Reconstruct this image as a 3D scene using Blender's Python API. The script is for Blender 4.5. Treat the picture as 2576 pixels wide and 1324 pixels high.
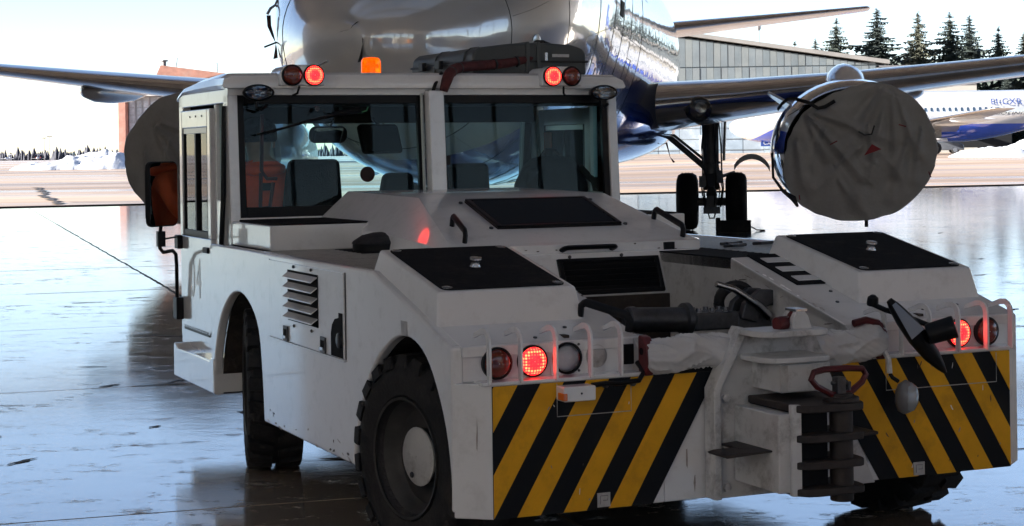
import bpy, bmesh, math, random
from mathutils import Vector, Matrix, noise
R = math.radians
sc = bpy.context.scene
C = sc.collection
for o in list(bpy.data.objects): bpy.data.objects.remove(o)
rnd = random.Random(7)

# ------------------------------------------------------------------ camera
cam = bpy.data.cameras.new('camera'); camo = bpy.data.objects.new('camera', cam); C.objects.link(camo)
camo.location = (0, 0, 1.5); camo.rotation_mode = 'XYZ'
camo.rotation_euler = (R(90), R(0.801), 0)
cam.sensor_width = 36; cam.lens = 36 * 4500 / 2576
cam.shift_x = 0; cam.shift_y = -(662 - 377.19) / 2576
cam.clip_start = 0.1; cam.clip_end = 6000
sc.camera = camo

# ------------------------------------------------------------------ sky and sun
SUN_EL, SUN_AZ = 15.0, -103.0        # degrees; azimuth clockwise from +Y
world = bpy.data.worlds.new('World'); sc.world = world; world.use_nodes = True
wn = world.node_tree; wn.nodes.clear()
sky = wn.nodes.new('ShaderNodeTexSky'); sky.sky_type = 'NISHITA'; sky.sun_disc = False
sky.sun_elevation = R(SUN_EL); sky.sun_rotation = R(SUN_AZ)
sky.air_density = 0.7; sky.dust_density = 0.05; sky.ozone_density = 1.4; sky.altitude = 100
bg = wn.nodes.new('ShaderNodeBackground'); bg.inputs[1].default_value = 0.05
wo = wn.nodes.new('ShaderNodeOutputWorld')
tint = wn.nodes.new('ShaderNodeMix'); tint.data_type = 'RGBA'; tint.blend_type = 'MULTIPLY'; tint.inputs[0].default_value = 1; tint.inputs[7].default_value = (1.04, .95, .96, 1)
wn.links.new(sky.outputs[0], tint.inputs[6]); wn.links.new(tint.outputs[2], bg.inputs[0]); wn.links.new(bg.outputs[0], wo.inputs[0])
sl = bpy.data.lights.new('sun', 'SUN'); sl.energy = 5.0; sl.angle = R(0.6); sl.color = (1.0, 0.94, 0.86)
so = bpy.data.objects.new('sun', sl); C.objects.link(so)
d = Vector((math.sin(R(SUN_AZ)) * math.cos(R(SUN_EL)), math.cos(R(SUN_AZ)) * math.cos(R(SUN_EL)), math.sin(R(SUN_EL))))
so.rotation_euler = d.to_track_quat('Z', 'Y').to_euler(); so.location = (0, 0, 30)
vs = sc.view_settings; vs.view_transform = 'Standard'; vs.look = 'None'; vs.gamma = 1; vs.use_curve_mapping = False
vs.exposure = 2.58
sc.cycles.use_denoising = True; sc.cycles.max_bounces = 10; sc.cycles.transparent_max_bounces = 24
sc.cycles.sample_clamp_indirect = 8; sc.cycles.caustics_refractive = False

# ------------------------------------------------------------------ materials
MATS = {}
def mat(name, col, rough=.5, metal=0., var=.0, vscale=6., bump=0., bscale=40., coat=0., spec=.5, emit=None, estr=0., rvar=0., stretch=(1, 1, 1), dirt=None, dirt_amt=0., dscale=3.):
    if name in MATS: return MATS[name]
    m = bpy.data.materials.new(name); m.use_nodes = True; MATS[name] = m
    nt = m.node_tree; b = nt.nodes['Principled BSDF']; L = nt.links
    col = tuple(col) + (1,)
    b.inputs['Base Color'].default_value = col; b.inputs['Roughness'].default_value = rough
    b.inputs['Metallic'].default_value = metal; b.inputs['Coat Weight'].default_value = coat
    b.inputs['Coat Roughness'].default_value = .04; b.inputs['Specular IOR Level'].default_value = spec
    if emit: b.inputs['Emission Color'].default_value = tuple(emit) + (1,); b.inputs['Emission Strength'].default_value = estr
    if var or bump or rvar or dirt:
        tc = nt.nodes.new('ShaderNodeTexCoord'); mp = nt.nodes.new('ShaderNodeMapping'); mp.inputs['Scale'].default_value = stretch
        L.new(tc.outputs['Object'], mp.inputs[0])
    src = None
    if var or rvar:
        n = nt.nodes.new('ShaderNodeTexNoise'); n.inputs['Scale'].default_value = vscale; n.inputs['Detail'].default_value = 6; n.inputs['Roughness'].default_value = .65
        L.new(mp.outputs[0], n.inputs[0])
        if var:
            r = nt.nodes.new('ShaderNodeMapRange'); r.inputs['From Min'].default_value = .3; r.inputs['From Max'].default_value = .7
            r.inputs['To Min'].default_value = 1 - var; r.inputs['To Max'].default_value = 1 + var * .6
            L.new(n.outputs[0], r.inputs[0])
            mx = nt.nodes.new('ShaderNodeMix'); mx.data_type = 'RGBA'; mx.blend_type = 'MULTIPLY'; mx.inputs[0].default_value = 1; mx.inputs[6].default_value = col
            L.new(r.outputs[0], mx.inputs[7]); L.new(mx.outputs[2], b.inputs['Base Color']); src = mx.outputs[2]
        if rvar:
            r2 = nt.nodes.new('ShaderNodeMapRange'); r2.inputs['From Min'].default_value = .3; r2.inputs['From Max'].default_value = .7
            r2.inputs['To Min'].default_value = max(.02, rough - rvar); r2.inputs['To Max'].default_value = rough + rvar
            L.new(n.outputs[0], r2.inputs[0]); L.new(r2.outputs[0], b.inputs['Roughness'])
    if dirt:
        n3 = nt.nodes.new('ShaderNodeTexNoise'); n3.inputs['Scale'].default_value = dscale; n3.inputs['Detail'].default_value = 9; n3.inputs['Roughness'].default_value = .72
        L.new(mp.outputs[0], n3.inputs[0])
        r3 = nt.nodes.new('ShaderNodeMapRange'); r3.inputs['From Min'].default_value = .52; r3.inputs['From Max'].default_value = .75; r3.inputs['To Max'].default_value = dirt_amt
        L.new(n3.outputs[0], r3.inputs[0])
        m3 = nt.nodes.new('ShaderNodeMix'); m3.data_type = 'RGBA'; L.new(r3.outputs[0], m3.inputs[0])
        if src: L.new(src, m3.inputs[6])
        else: m3.inputs[6].default_value = col
        m3.inputs[7].default_value = tuple(dirt) + (1,); L.new(m3.outputs[2], b.inputs['Base Color'])
    if bump:
        n2 = nt.nodes.new('ShaderNodeTexNoise'); n2.inputs['Scale'].default_value = bscale; n2.inputs['Detail'].default_value = 5
        L.new(mp.outputs[0], n2.inputs[0])
        bp = nt.nodes.new('ShaderNodeBump'); bp.inputs['Strength'].default_value = bump; bp.inputs['Distance'].default_value = .02
        L.new(n2.outputs[0], bp.inputs['Height']); L.new(bp.outputs[0], b.inputs['Normal'])
    return m

PAINT = mat('tug_paint', (.74, .74, .735), .25, var=.025, vscale=3, coat=.8, dirt=(.22, .19, .16), dirt_amt=.22, dscale=11, rvar=.02, bump=.008, bscale=5)
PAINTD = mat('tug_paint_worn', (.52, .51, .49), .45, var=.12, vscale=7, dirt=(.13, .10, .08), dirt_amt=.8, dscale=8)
BLACKP = mat('black_plastic', (.007, .007, .008), .42, var=.2, vscale=20, spec=.25)
GRIP = mat('black_grit', (.011, .011, .012), .9, spec=.15, var=.3, vscale=40, bump=.4, bscale=180, dirt=(.05, .045, .04), dirt_amt=.5, dscale=9)
RUBBER = mat('rubber', (.014, .013, .013), .75, var=.3, vscale=12, dirt=(.06, .05, .042), dirt_amt=.6, dscale=7, bump=.2, bscale=60)
STEEL = mat('dull_steel', (.11, .11, .115), .45, .8, var=.3, vscale=15, dirt=(.05, .04, .03), dirt_amt=.7, dscale=10)
BRIGHT = mat('bright_steel', (.55, .56, .57), .25, 1., var=.1, vscale=30)
CHROME = mat('chrome', (.42, .43, .45), .08, 1.)
MIRROR = mat('mirror', (.75, .77, .78), .015, 1.)
RED = mat('red_paint', (.10, .008, .010), .4, var=.25, vscale=15, dirt=(.04, .02, .02), dirt_amt=.6)
YELLOW = mat('hazard_yellow', (.80, .40, .012), .45, spec=.3, var=.12, vscale=8, dirt=(.15, .08, .02), dirt_amt=.4, dscale=7)
HBLACK = mat('hazard_black', (.006, .008, .011), .5, spec=.2, var=.25, vscale=10)
DIRTY = mat('oily_dirt', (.045, .034, .026), .7, var=.5, vscale=12, bump=.5, bscale=30)
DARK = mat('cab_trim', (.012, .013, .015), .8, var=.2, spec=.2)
FABRIC = mat('seat_fabric', (.010, .014, .020), .95, spec=.15, var=.25, vscale=30, bump=.2, bscale=120)
HEADL = mat('cab_headliner', (.03, .03, .031), .85, var=.1)

def glass_mat(name, tint, gloss=1.0, ior=1.5):
    m = bpy.data.materials.new(name); m.use_nodes = True; nt = m.node_tree; nt.nodes.clear(); MATS[name] = m
    t = nt.nodes.new('ShaderNodeBsdfTransparent'); t.inputs[0].default_value = tuple(tint) + (1,)
    g = nt.nodes.new('ShaderNodeBsdfGlossy'); g.inputs['Roughness'].default_value = .01; g.inputs[0].default_value = (gloss,) * 3 + (1,)
    f = nt.nodes.new('ShaderNodeFresnel'); f.inputs[0].default_value = ior
    x = nt.nodes.new('ShaderNodeMixShader'); o = nt.nodes.new('ShaderNodeOutputMaterial')
    nt.links.new(f.outputs[0], x.inputs[0]); nt.links.new(t.outputs[0], x.inputs[1]); nt.links.new(g.outputs[0], x.inputs[2]); nt.links.new(x.outputs[0], o.inputs[0])
    return m
GLASS = glass_mat('cab_glass', (.83, .945, .955), ior=1.2)
CLEAR = glass_mat('clear_lens', (.85, .88, .9))
AMBER = mat('amber_lens_unlit', (.16, .025, .012), .18, coat=.8)
REDDARK = mat('red_lens_unlit', (.13, .008, .008), .2, coat=.8)
def led_mat(name, c1, c2, s1, s2, scale):
    m = bpy.data.materials.new(name); m.use_nodes = True; nt = m.node_tree; b = nt.nodes['Principled BSDF']; MATS[name] = m
    tc = nt.nodes.new('ShaderNodeTexCoord'); v = nt.nodes.new('ShaderNodeTexVoronoi'); v.inputs['Scale'].default_value = scale; v.inputs['Randomness'].default_value = .12
    nt.links.new(tc.outputs['Object'], v.inputs[0])
    r = nt.nodes.new('ShaderNodeMapRange'); r.inputs['From Min'].default_value = .25; r.inputs['From Max'].default_value = .5; r.inputs['To Min'].default_value = 1; r.inputs['To Max'].default_value = 0
    nt.links.new(v.outputs['Distance'], r.inputs[0])
    mc = nt.nodes.new('ShaderNodeMix'); mc.data_type = 'RGBA'; mc.inputs[6].default_value = c2 + (1,); mc.inputs[7].default_value = c1 + (1,); nt.links.new(r.outputs[0], mc.inputs[0])
    ms = nt.nodes.new('ShaderNodeMapRange'); ms.inputs['To Min'].default_value = s2; ms.inputs['To Max'].default_value = s1; nt.links.new(r.outputs[0], ms.inputs[0])
    b.inputs['Base Color'].default_value = (.2, .005, .005, 1); b.inputs['Roughness'].default_value = .2
    nt.links.new(mc.outputs[2], b.inputs['Emission Color']); nt.links.new(ms.outputs[0], b.inputs['Emission Strength'])
    return m
LED = led_mat('red_led_lit', (1., .10, .035), (1., .008, .012), 1.5, .95, 95)

# ------------------------------------------------------------------ mesh helpers
class MB:
    def __init__(s, M=None): s.v = []; s.f = []; s.M = M or Matrix.Identity(4)
    def add(s, vs, fs):
        n = len(s.v); s.v += [s.M @ Vector(p) for p in vs]; s.f += [tuple(i + n for i in f) for f in fs]; return s
    def box(s, x0, x1, y0, y1, z0, z1):
        return s.add([(x0,y0,z0),(x1,y0,z0),(x1,y1,z0),(x0,y1,z0),(x0,y0,z1),(x1,y0,z1),(x1,y1,z1),(x0,y1,z1)],
                     [(0,3,2,1),(4,5,6,7),(0,1,5,4),(1,2,6,5),(2,3,7,6),(3,0,4,7)])
    def hexa(s, b, t):      # two quads of four points
        return s.add(list(b) + list(t), [(0,3,2,1),(4,5,6,7),(0,1,5,4),(1,2,6,5),(2,3,7,6),(3,0,4,7)])
    def prism(s, pts, ax, a, b):
        f = {'x': lambda p, q: (q, p[0], p[1]), 'y': lambda p, q: (p[0], q, p[1]), 'z': lambda p, q: (p[0], p[1], q)}[ax]
        n = len(pts)
        return s.add([f(p, a) for p in pts] + [f(p, b) for p in pts], [tuple(range(n)), tuple(range(2*n-1, n-1, -1))] + [(i, (i+1) % n, n + (i+1) % n, n + i) for i in range(n)])
    def loft(s, rings, cap=True, closed=True):
        n = len(rings[0]); vs = [p for r in rings for p in r]; fs = []
        for k in range(len(rings) - 1):
            for i in range(n if closed else n - 1):
                j = (i + 1) % n; fs.append((k*n+i, k*n+j, (k+1)*n+j, (k+1)*n+i))
        if cap: fs.append(tuple(range(n-1, -1, -1))); fs.append(tuple(range((len(rings)-1)*n, len(rings)*n)))
        return s.add(vs, fs)
    def cyl(s, p0, p1, r0, r1=None, n=16):
        r1 = r0 if r1 is None else r1
        p0, p1 = Vector(p0), Vector(p1); q = (p1 - p0).to_track_quat('Z', 'Y')
        ring = lambda c, r: [c + q @ Vector((r*math.cos(2*math.pi*i/n), r*math.sin(2*math.pi*i/n), 0)) for i in range(n)]
        return s.loft([ring(p0, r0), ring(p1, r1)])
    def tube(s, path, r, n=8, sx=1.0):
        P = [Vector(p) for p in path]; rings = []; up = None
        for i, p in enumerate(P):
            t = (P[min(i+1, len(P)-1)] - P[max(i-1, 0)]).normalized()
            if up is None:
                up = Vector((0, 0, 1)) if abs(t.z) < .9 else Vector((1, 0, 0))
            u = t.cross(up).normalized(); w = u.cross(t).normalized(); up = w
            rr = r[i] if isinstance(r, (list, tuple)) else r
            rings.append([p + (u*math.cos(2*math.pi*k/n)*sx + w*math.sin(2*math.pi*k/n))*rr for k in range(n)])
        return s.loft(rings)
    def lathe(s, prof, c, axis, n=24, cap=True):   # prof: (radius, along axis)
        c = Vector(c); q = Vector(axis).to_track_quat('Z', 'Y')
        return s.loft([[c + q @ Vector((r*math.cos(2*math.pi*i/n), r*math.sin(2*math.pi*i/n), h)) for i in range(n)] for r, h in prof], cap=cap)
    def build(s, name, m, parent=None, bevel=0., smooth=40., seg=2):
        me = bpy.data.meshes.new(name); me.from_pydata([tuple(v) for v in s.v], [], s.f)
        bm = bmesh.new(); bm.from_mesh(me); bmesh.ops.remove_doubles(bm, verts=bm.verts, dist=1e-5); bmesh.ops.recalc_face_normals(bm, faces=bm.faces); bm.to_mesh(me); bm.free()
        return link(name, me, m, parent, bevel, smooth, seg)
def link(name, me, m, parent=None, bevel=0., smooth=40., seg=2):
    for q in (m if isinstance(m, (list, tuple)) else [m]): me.materials.append(q)
    if smooth:
        me.polygons.foreach_set('use_smooth', [True] * len(me.polygons)); me.set_sharp_from_angle(angle=R(smooth))
    o = bpy.data.objects.new(name, me); C.objects.link(o)
    if parent: o.parent = parent
    if bevel:
        b = o.modifiers.new('bevel', 'BEVEL'); b.width = bevel; b.segments = seg; b.limit_method = 'ANGLE'; b.angle_limit = R(35); b.harden_normals = True; b.use_clamp_overlap = True
    return o
def empty(name, loc=(0, 0, 0), rz=0., label=None, cat=None, group=None):
    o = bpy.data.objects.new(name, None); C.objects.link(o); o.location = loc; o.rotation_euler = (0, 0, rz); o.empty_display_size = .1
    return tag(o, label, cat, group)
def tag(o, label=None, cat=None, group=None, kind=None):
    if label: o['label'] = label
    if cat: o['category'] = cat
    if group: o['group'] = group
    if kind: o['kind'] = kind
    return o
def inst(src, parent=None, loc=None, rot=None, scale=None):
    c = src.copy(); C.objects.link(c); c.parent = parent
    if loc is not None: c.location = loc
    if rot is not None: c.rotation_euler = rot
    if scale is not None: c.scale = scale
    return c
def copy_tree(o, parent=None):
    kids = list(o.children); c = o.copy(); C.objects.link(c); c.parent = parent
    for k in kids: copy_tree(k, c)
    return c
def text(name, body, size, m, parent, loc, rot, depth=.002, shear=0., squeeze=1.):
    cu = bpy.data.curves.new(name, 'FONT'); cu.body = body; cu.size = size; cu.extrude = depth; cu.align_x = 'CENTER'; cu.align_y = 'CENTER'; cu.shear = shear; cu.space_character = 1.12
    t = bpy.data.objects.new(name, cu); C.objects.link(t)
    dg = bpy.context.evaluated_depsgraph_get(); me = bpy.data.meshes.new_from_object(t.evaluated_get(dg)); bpy.data.objects.remove(t)
    me.name = name; me.materials.clear()
    o = link(name, me, m, parent, smooth=0); o.location = loc; o.rotation_euler = rot; o.scale = (squeeze, 1, 1)
    return o
def clip(poly, f):      # keep the part of a 2D polygon where f(p) >= 0
    out = []
    for i, p in enumerate(poly):
        q = poly[(i+1) % len(poly)]; a, b = f(p), f(q)
        if a >= 0: out.append(p)
        if (a < 0) != (b < 0):
            t = a / (a - b); out.append((p[0] + (q[0]-p[0])*t, p[1] + (q[1]-p[1])*t))
    return out
def frame(o, x, y):     # matrix from origin, x axis and a y axis (made square)
    x = Vector(x).normalized(); y = Vector(y); z = x.cross(y).normalized(); y = z.cross(x)
    m = Matrix.Identity(4)
    for i in range(3): m[i][0], m[i][1], m[i][2], m[i][3] = x[i], y[i], z[i], o[i]
    return m
def smoothstep(t): t = max(0., min(1., t)); return t*t*(3-2*t)

# ------------------------------------------------------------------ the hangar we stand in (local frame: u along the door, v out of it)
HU, HV = Vector((.953, .304, 0)), Vector((-.304, .953, 0))
HANG = Matrix.Rotation(math.atan2(.304, .953), 4, 'Z')
MOUTH = 55.2; UL, UR = -19., 56.
def world_pos_mat(name, build):
    m = bpy.data.materials.new(name); m.use_nodes = True; MATS[name] = m; nt = m.node_tree
    g = nt.nodes.new('ShaderNodeNewGeometry'); build(nt, nt.nodes['Principled BSDF'], g.outputs['Position']); return m
def N(nt, kind, **kw):
    n = nt.nodes.new(kind)
    for k, v in kw.items():
        if k.startswith('i_'): n.inputs[k[2:].replace('_', ' ')].default_value = v
        else: setattr(n, k, v)
    return n
def ramp(nt, src, stops):
    r = nt.nodes.new('ShaderNodeValToRGB'); nt.links.new(src, r.inputs[0]); e = r.color_ramp.elements
    while len(e) > 1: e.remove(e[-1])
    e[0].position = stops[0][0]; e[0].color = tuple(stops[0][1]) + (1,)
    for p, c in stops[1:]: k = e.new(p); k.color = tuple(c) + (1,)
    return r.outputs[0]
def noise_at(nt, pos, scale, detail=6, rough=.6, stretch=(1, 1, 1), rot=0.):
    mp = nt.nodes.new('ShaderNodeMapping'); mp.inputs['Scale'].default_value = stretch; mp.inputs['Rotation'].default_value = (0, 0, rot); nt.links.new(pos, mp.inputs[0])
    n = nt.nodes.new('ShaderNodeTexNoise'); n.inputs['Scale'].default_value = scale; n.inputs['Detail'].default_value = detail; n.inputs['Roughness'].default_value = rough
    nt.links.new(mp.outputs[0], n.inputs[0]); return n.outputs[0]
def floor_nodes(nt, b, pos):
    L = nt.links
    a = noise_at(nt, pos, .6, 7, .65, (.8, 1.1, 1), .31); s = noise_at(nt, pos, 2.2, 9, .72, (.8, 1.2, 1), .25); f = noise_at(nt, pos, 14, 5, .6)
    c1 = ramp(nt, a, [(.3, (.25, .195, .145)), (.5, (.38, .31, .24)), (.7, (.48, .41, .33))])
    sc1 = ramp(nt, s, [(.60, (0, 0, 0)), (.68, (1, 1, 1))])
    m = nt.nodes.new('ShaderNodeMix'); m.data_type = 'RGBA'; L.new(sc1, m.inputs[0]); L.new(c1, m.inputs[6]); m.inputs[7].default_value = (.14, .11, .085, 1); L.new(m.outputs[2], b.inputs['Base Color'])
    # worn sealer: patches of the coat are rougher
    r1 = nt.nodes.new('ShaderNodeMapRange'); r1.inputs[1].default_value = .35; r1.inputs[2].default_value = .72; r1.inputs[3].default_value = .035; r1.inputs[4].default_value = .12; L.new(s, r1.inputs[0])
    pt = noise_at(nt, pos, 3.2, 12, .82, (.8, 1.3, 1), .3); pm = ramp(nt, pt, [(.53, (0, 0, 0)), (.63, (1, 1, 1))])
    big = noise_at(nt, pos, .45, 4, .5, (.7, 1.2, 1), .3); bm_ = ramp(nt, big, [(.38, (.2, .2, .2)), (.58, (1, 1, 1))])
    mu = nt.nodes.new('ShaderNodeMath'); mu.operation = 'MULTIPLY'; L.new(pm, mu.inputs[0]); L.new(bm_, mu.inputs[1])
    mr = nt.nodes.new('ShaderNodeMapRange'); mr.inputs[3].default_value = 0; mr.inputs[4].default_value = .42; L.new(mu.outputs[0], mr.inputs[0])
    ad = nt.nodes.new('ShaderNodeMath'); ad.operation = 'ADD'; L.new(r1.outputs[0], ad.inputs[0]); L.new(mr.outputs[0], ad.inputs[1])
    L.new(ad.outputs[0], b.inputs['Roughness'])
    cwt = nt.nodes.new('ShaderNodeMapRange'); cwt.inputs[1].default_value = 0; cwt.inputs[2].default_value = .6; cwt.inputs[3].default_value = .95; cwt.inputs[4].default_value = 0; L.new(mu.outputs[0], cwt.inputs[0]); L.new(cwt.outputs[0], b.inputs['Coat Weight']); L.new(r1.outputs[0], b.inputs['Coat Roughness'])
    b.inputs['IOR'].default_value = 2.3; b.inputs['Coat Weight'].default_value = .9; b.inputs['Coat IOR'].default_value = 1.6; b.inputs['Coat Roughness'].default_value = .05
    bp = nt.nodes.new('ShaderNodeBump'); bp.inputs['Strength'].default_value = .05; bp.inputs['Distance'].default_value = .02; L.new(s, bp.inputs['Height'])
    bp2 = nt.nodes.new('ShaderNodeBump'); bp2.inputs['Strength'].default_value = .035; bp2.inputs['Distance'].default_value = .01; L.new(f, bp2.inputs['Height']); L.new(bp.outputs[0], bp2.inputs['Normal'])
    L.new(bp2.outputs[0], b.inputs['Normal']); L.new(bp2.outputs[0], b.inputs['Coat Normal'])
FLOOR = world_pos_mat('sealed_concrete', floor_nodes)
def apron_nodes(nt, b, pos):
    L = nt.links
    a = noise_at(nt, pos, .035, 8, .62, (.35, 1.7, 1), .31); w = noise_at(nt, pos, .05, 7, .65, (.22, 2.2, 1), .28); s = noise_at(nt, pos, .02, 9, .7, (.6, 1.4, 1), .2)
    c = ramp(nt, a, [(.32, (.15, .10, .065)), (.5, (.36, .26, .185)), (.66, (.52, .42, .33))])
    sep = nt.nodes.new('ShaderNodeSeparateXYZ'); L.new(pos, sep.inputs[0])
    # old snow lies only well beyond the cleared strip
    far = nt.nodes.new('ShaderNodeMapRange'); far.inputs[1].default_value = 110; far.inputs[2].default_value = 260; L.new(sep.outputs[1], far.inputs[0])
    sn = nt.nodes.new('ShaderNodeMath'); sn.operation = 'MULTIPLY'; L.new(s, sn.inputs[0]); L.new(far.outputs[0], sn.inputs[1])
    sm = ramp(nt, sn.outputs[0], [(.50, (0, 0, 0)), (.56, (1, 1, 1))])
    m = nt.nodes.new('ShaderNodeMix'); m.data_type = 'RGBA'; L.new(sm, m.inputs[0]); L.new(c, m.inputs[6]); m.inputs[7].default_value = (.55, .57, .62, 1); L.new(m.outputs[2], b.inputs['Base Color'])
    r = nt.nodes.new('ShaderNodeMapRange'); r.inputs[1].default_value = .42; r.inputs[2].default_value = .6; r.inputs[3].default_value = .22; r.inputs[4].default_value = .75; L.new(w, r.inputs[0])
    L.new(r.outputs[0], b.inputs['Roughness']); b.inputs['IOR'].default_value = 1.5
    bp = nt.nodes.new('ShaderNodeBump'); bp.inputs['Strength'].default_value = .15; bp.inputs['Distance'].default_value = .05; L.new(noise_at(nt, pos, 2.5, 6, .6), bp.inputs['Height']); L.new(bp.outputs[0], b.inputs['Normal'])
APRON = world_pos_mat('wet_apron', apron_nodes)

fl = MB(HANG); fl.box(UL, UR, -23, MOUTH - .15, -.3, -.03)
floor = tag(fl.build('hangar_floor', mat('floor_base', (.03, .027, .024), .7), smooth=0), kind='structure')
SU, SV = 6.0, 4.2
sm = MB(); sm.box(.009, SU - .009, .009, SV - .009, -.03, 0)
slab0 = sm.build('concrete_slab', FLOOR, floor, smooth=0)
first = True
for i in range(-4, 9):
    for j in range(-7, 12):
        v0 = 7.6 + j * SV
        if v0 + SV > MOUTH - .15 or v0 < -22: continue
        p = HANG @ Vector((2.4 + i * SU, v0, 0))
        o = slab0 if first else inst(slab0, floor)
        first = False; o.location = p; o.rotation_euler = (0, 0, math.atan2(.304, .953))
# tyre scuffs and stains with outlines of their own
SCUFF = mat('tyre_scuff', (.045, .035, .028), .55, var=.4, vscale=8); STAIN = mat('rust_stain', (.20, .11, .06), .6, var=.4, vscale=6)
rs = random.Random(21)
for k in range(64):
    if k < 40: x, y = rs.uniform(-4.6, -.6), rs.uniform(7.2, 24)
    else: x, y = rs.uniform(4, 9), rs.uniform(14, 34)
    L_ = rs.choice((.12, .2, .3, .5, .8)) * rs.uniform(.6, 1.3); a = rs.choice((.2, .35, .9, 1.1, -.3)) + rs.uniform(-.2, .2); w = rs.uniform(.012, .05)
    up, dn = [], []
    for q in range(9):
        t = q / 8; e_ = math.sin(math.pi * t) ** .6
        up.append((L_ * (t - .5), w * e_ * rs.uniform(.3, 1) + .05 * L_ * math.sin(t * 2))); dn.append((L_ * (t - .5), -w * e_ * rs.uniform(.2, 1) + .05 * L_ * math.sin(t * 2)))
    m = MB(Matrix.Translation((x, y, .003)) @ Matrix.Rotation(a, 4, 'Z')); m.prism(up + dn[::-1], 'z', 0, .001); m.build('floor_scuff', STAIN if k % 5 == 0 else SCUFF, floor, smooth=0)
def crack(p0, p1, w, n, jit, parent, z):
    p0, p1 = Vector(p0), Vector(p1); d_ = (p1 - p0).normalized(); s_ = Vector((-d_.y, d_.x)); L_ = (p1 - p0).length; a_, b_ = [], []
    for q in range(n + 1):
        c = p0.lerp(p1, q / n) + s_ * rs.uniform(-jit, jit); a_.append(tuple(c + s_ * w * rs.uniform(.3, 1.2))); b_.append(tuple(c - s_ * w * rs.uniform(.3, 1.2)))
    m = MB(Matrix.Translation((0, 0, z))); m.prism(a_ + b_[::-1], 'z', 0, .001); m.build('floor_crack', SCUFF, parent, smooth=0)
for v_ in (16.2, 21, 27, 34): pa, pb = HANG @ Vector((2.4, v_, 0)), HANG @ Vector((2.4, v_ + 6.5, 0)); crack((pa.x, pa.y), (pb.x, pb.y), .014, 50, .012, floor, .003)
for k in range(5): p_ = HANG @ Vector((rs.uniform(-3, 8), 11.8 + k * 4.2 - 4.2, 0)); q_ = p_ + HU * rs.uniform(3, 7); crack((p_.x, p_.y), (q_.x, q_.y), .008, 40, .01, floor, .003)
tk = MB(HANG); tk.box(UL, UR, MOUTH - .15, MOUTH + .02, -.3, .026); tk.box(UL, UR, MOUTH + .12, MOUTH + .3, -.3, .02)
tag(tk.build('door_track', mat('track_steel', (.03, .028, .026), .5, .6), smooth=0), kind='structure')

WALL = mat('hangar_wall_sheet', (.74, .705, .67), .6, var=.12, vscale=.4); WALLD = mat('hangar_dado', (.50, .465, .43), .6, var=.15, vscale=.5)
ROOFM = mat('hangar_roof_sheet', (.68, .655, .63), .7, var=.1, vscale=.3); TRUSS = mat('truss_steel', (.13, .12, .12), .6)
BLUEW = mat('blue_panel', (.03, .07, .22), .5, var=.15, vscale=.6)
SKY_V = [(-19 + 6 * k + .6, -19 + 6 * k + 5.4) for k in range(7)]
rf = MB(HANG); v_ = -23
for a_, b_ in SKY_V: rf.box(UL, UR, v_, a_, 17, 17.4); v_ = b_
rf.box(UL, UR, v_, MOUTH + 1, 17, 17.4); roof_o = tag(rf.build('hangar_roof', ROOFM, smooth=0), kind='structure')
for a_, b_ in SKY_V:  # unseen skylights, added to bring light in from above
    for q in range(5): t = MB(HANG); u0 = UL + 1 + q * 15; t.box(u0, min(UR - .5, u0 + 14.8), a_, b_, 17.15, 17.18); t.build('added_skylight', glass_mat('added_skylight_sheet', (1., .90, .78)) if 'added_skylight_sheet' not in MATS else MATS['added_skylight_sheet'], roof_o, smooth=0)
for k in range(13):
    t = MB(HANG); v = -19 + k * 6; t.box(UL + .5, UR - .5, v - .12, v + .12, 15.6, 15.85); t.box(UL + .5, UR - .5, v - .12, v + .12, 16.7, 16.95)
    for q in range(25):
        u = UL + .5 + q * 3; t.tube([(u, v, 15.85), (u + 1.5, v, 16.7)], .07, 4); t.tube([(u + 1.5, v, 16.7), (u + 3, v, 15.85)], .07, 4)
    t.build('roof_truss', TRUSS, roof_o, smooth=0)
WHITEP = mat('white_enamel', (.7, .7, .68), .4); ORNG = mat('orange_enamel', (.6, .2, .04), .5)
HPANE = glass_mat('added_glazing_pane', (1., .96, .91))  # warm panes for window bands added to brighten the interior
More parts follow.
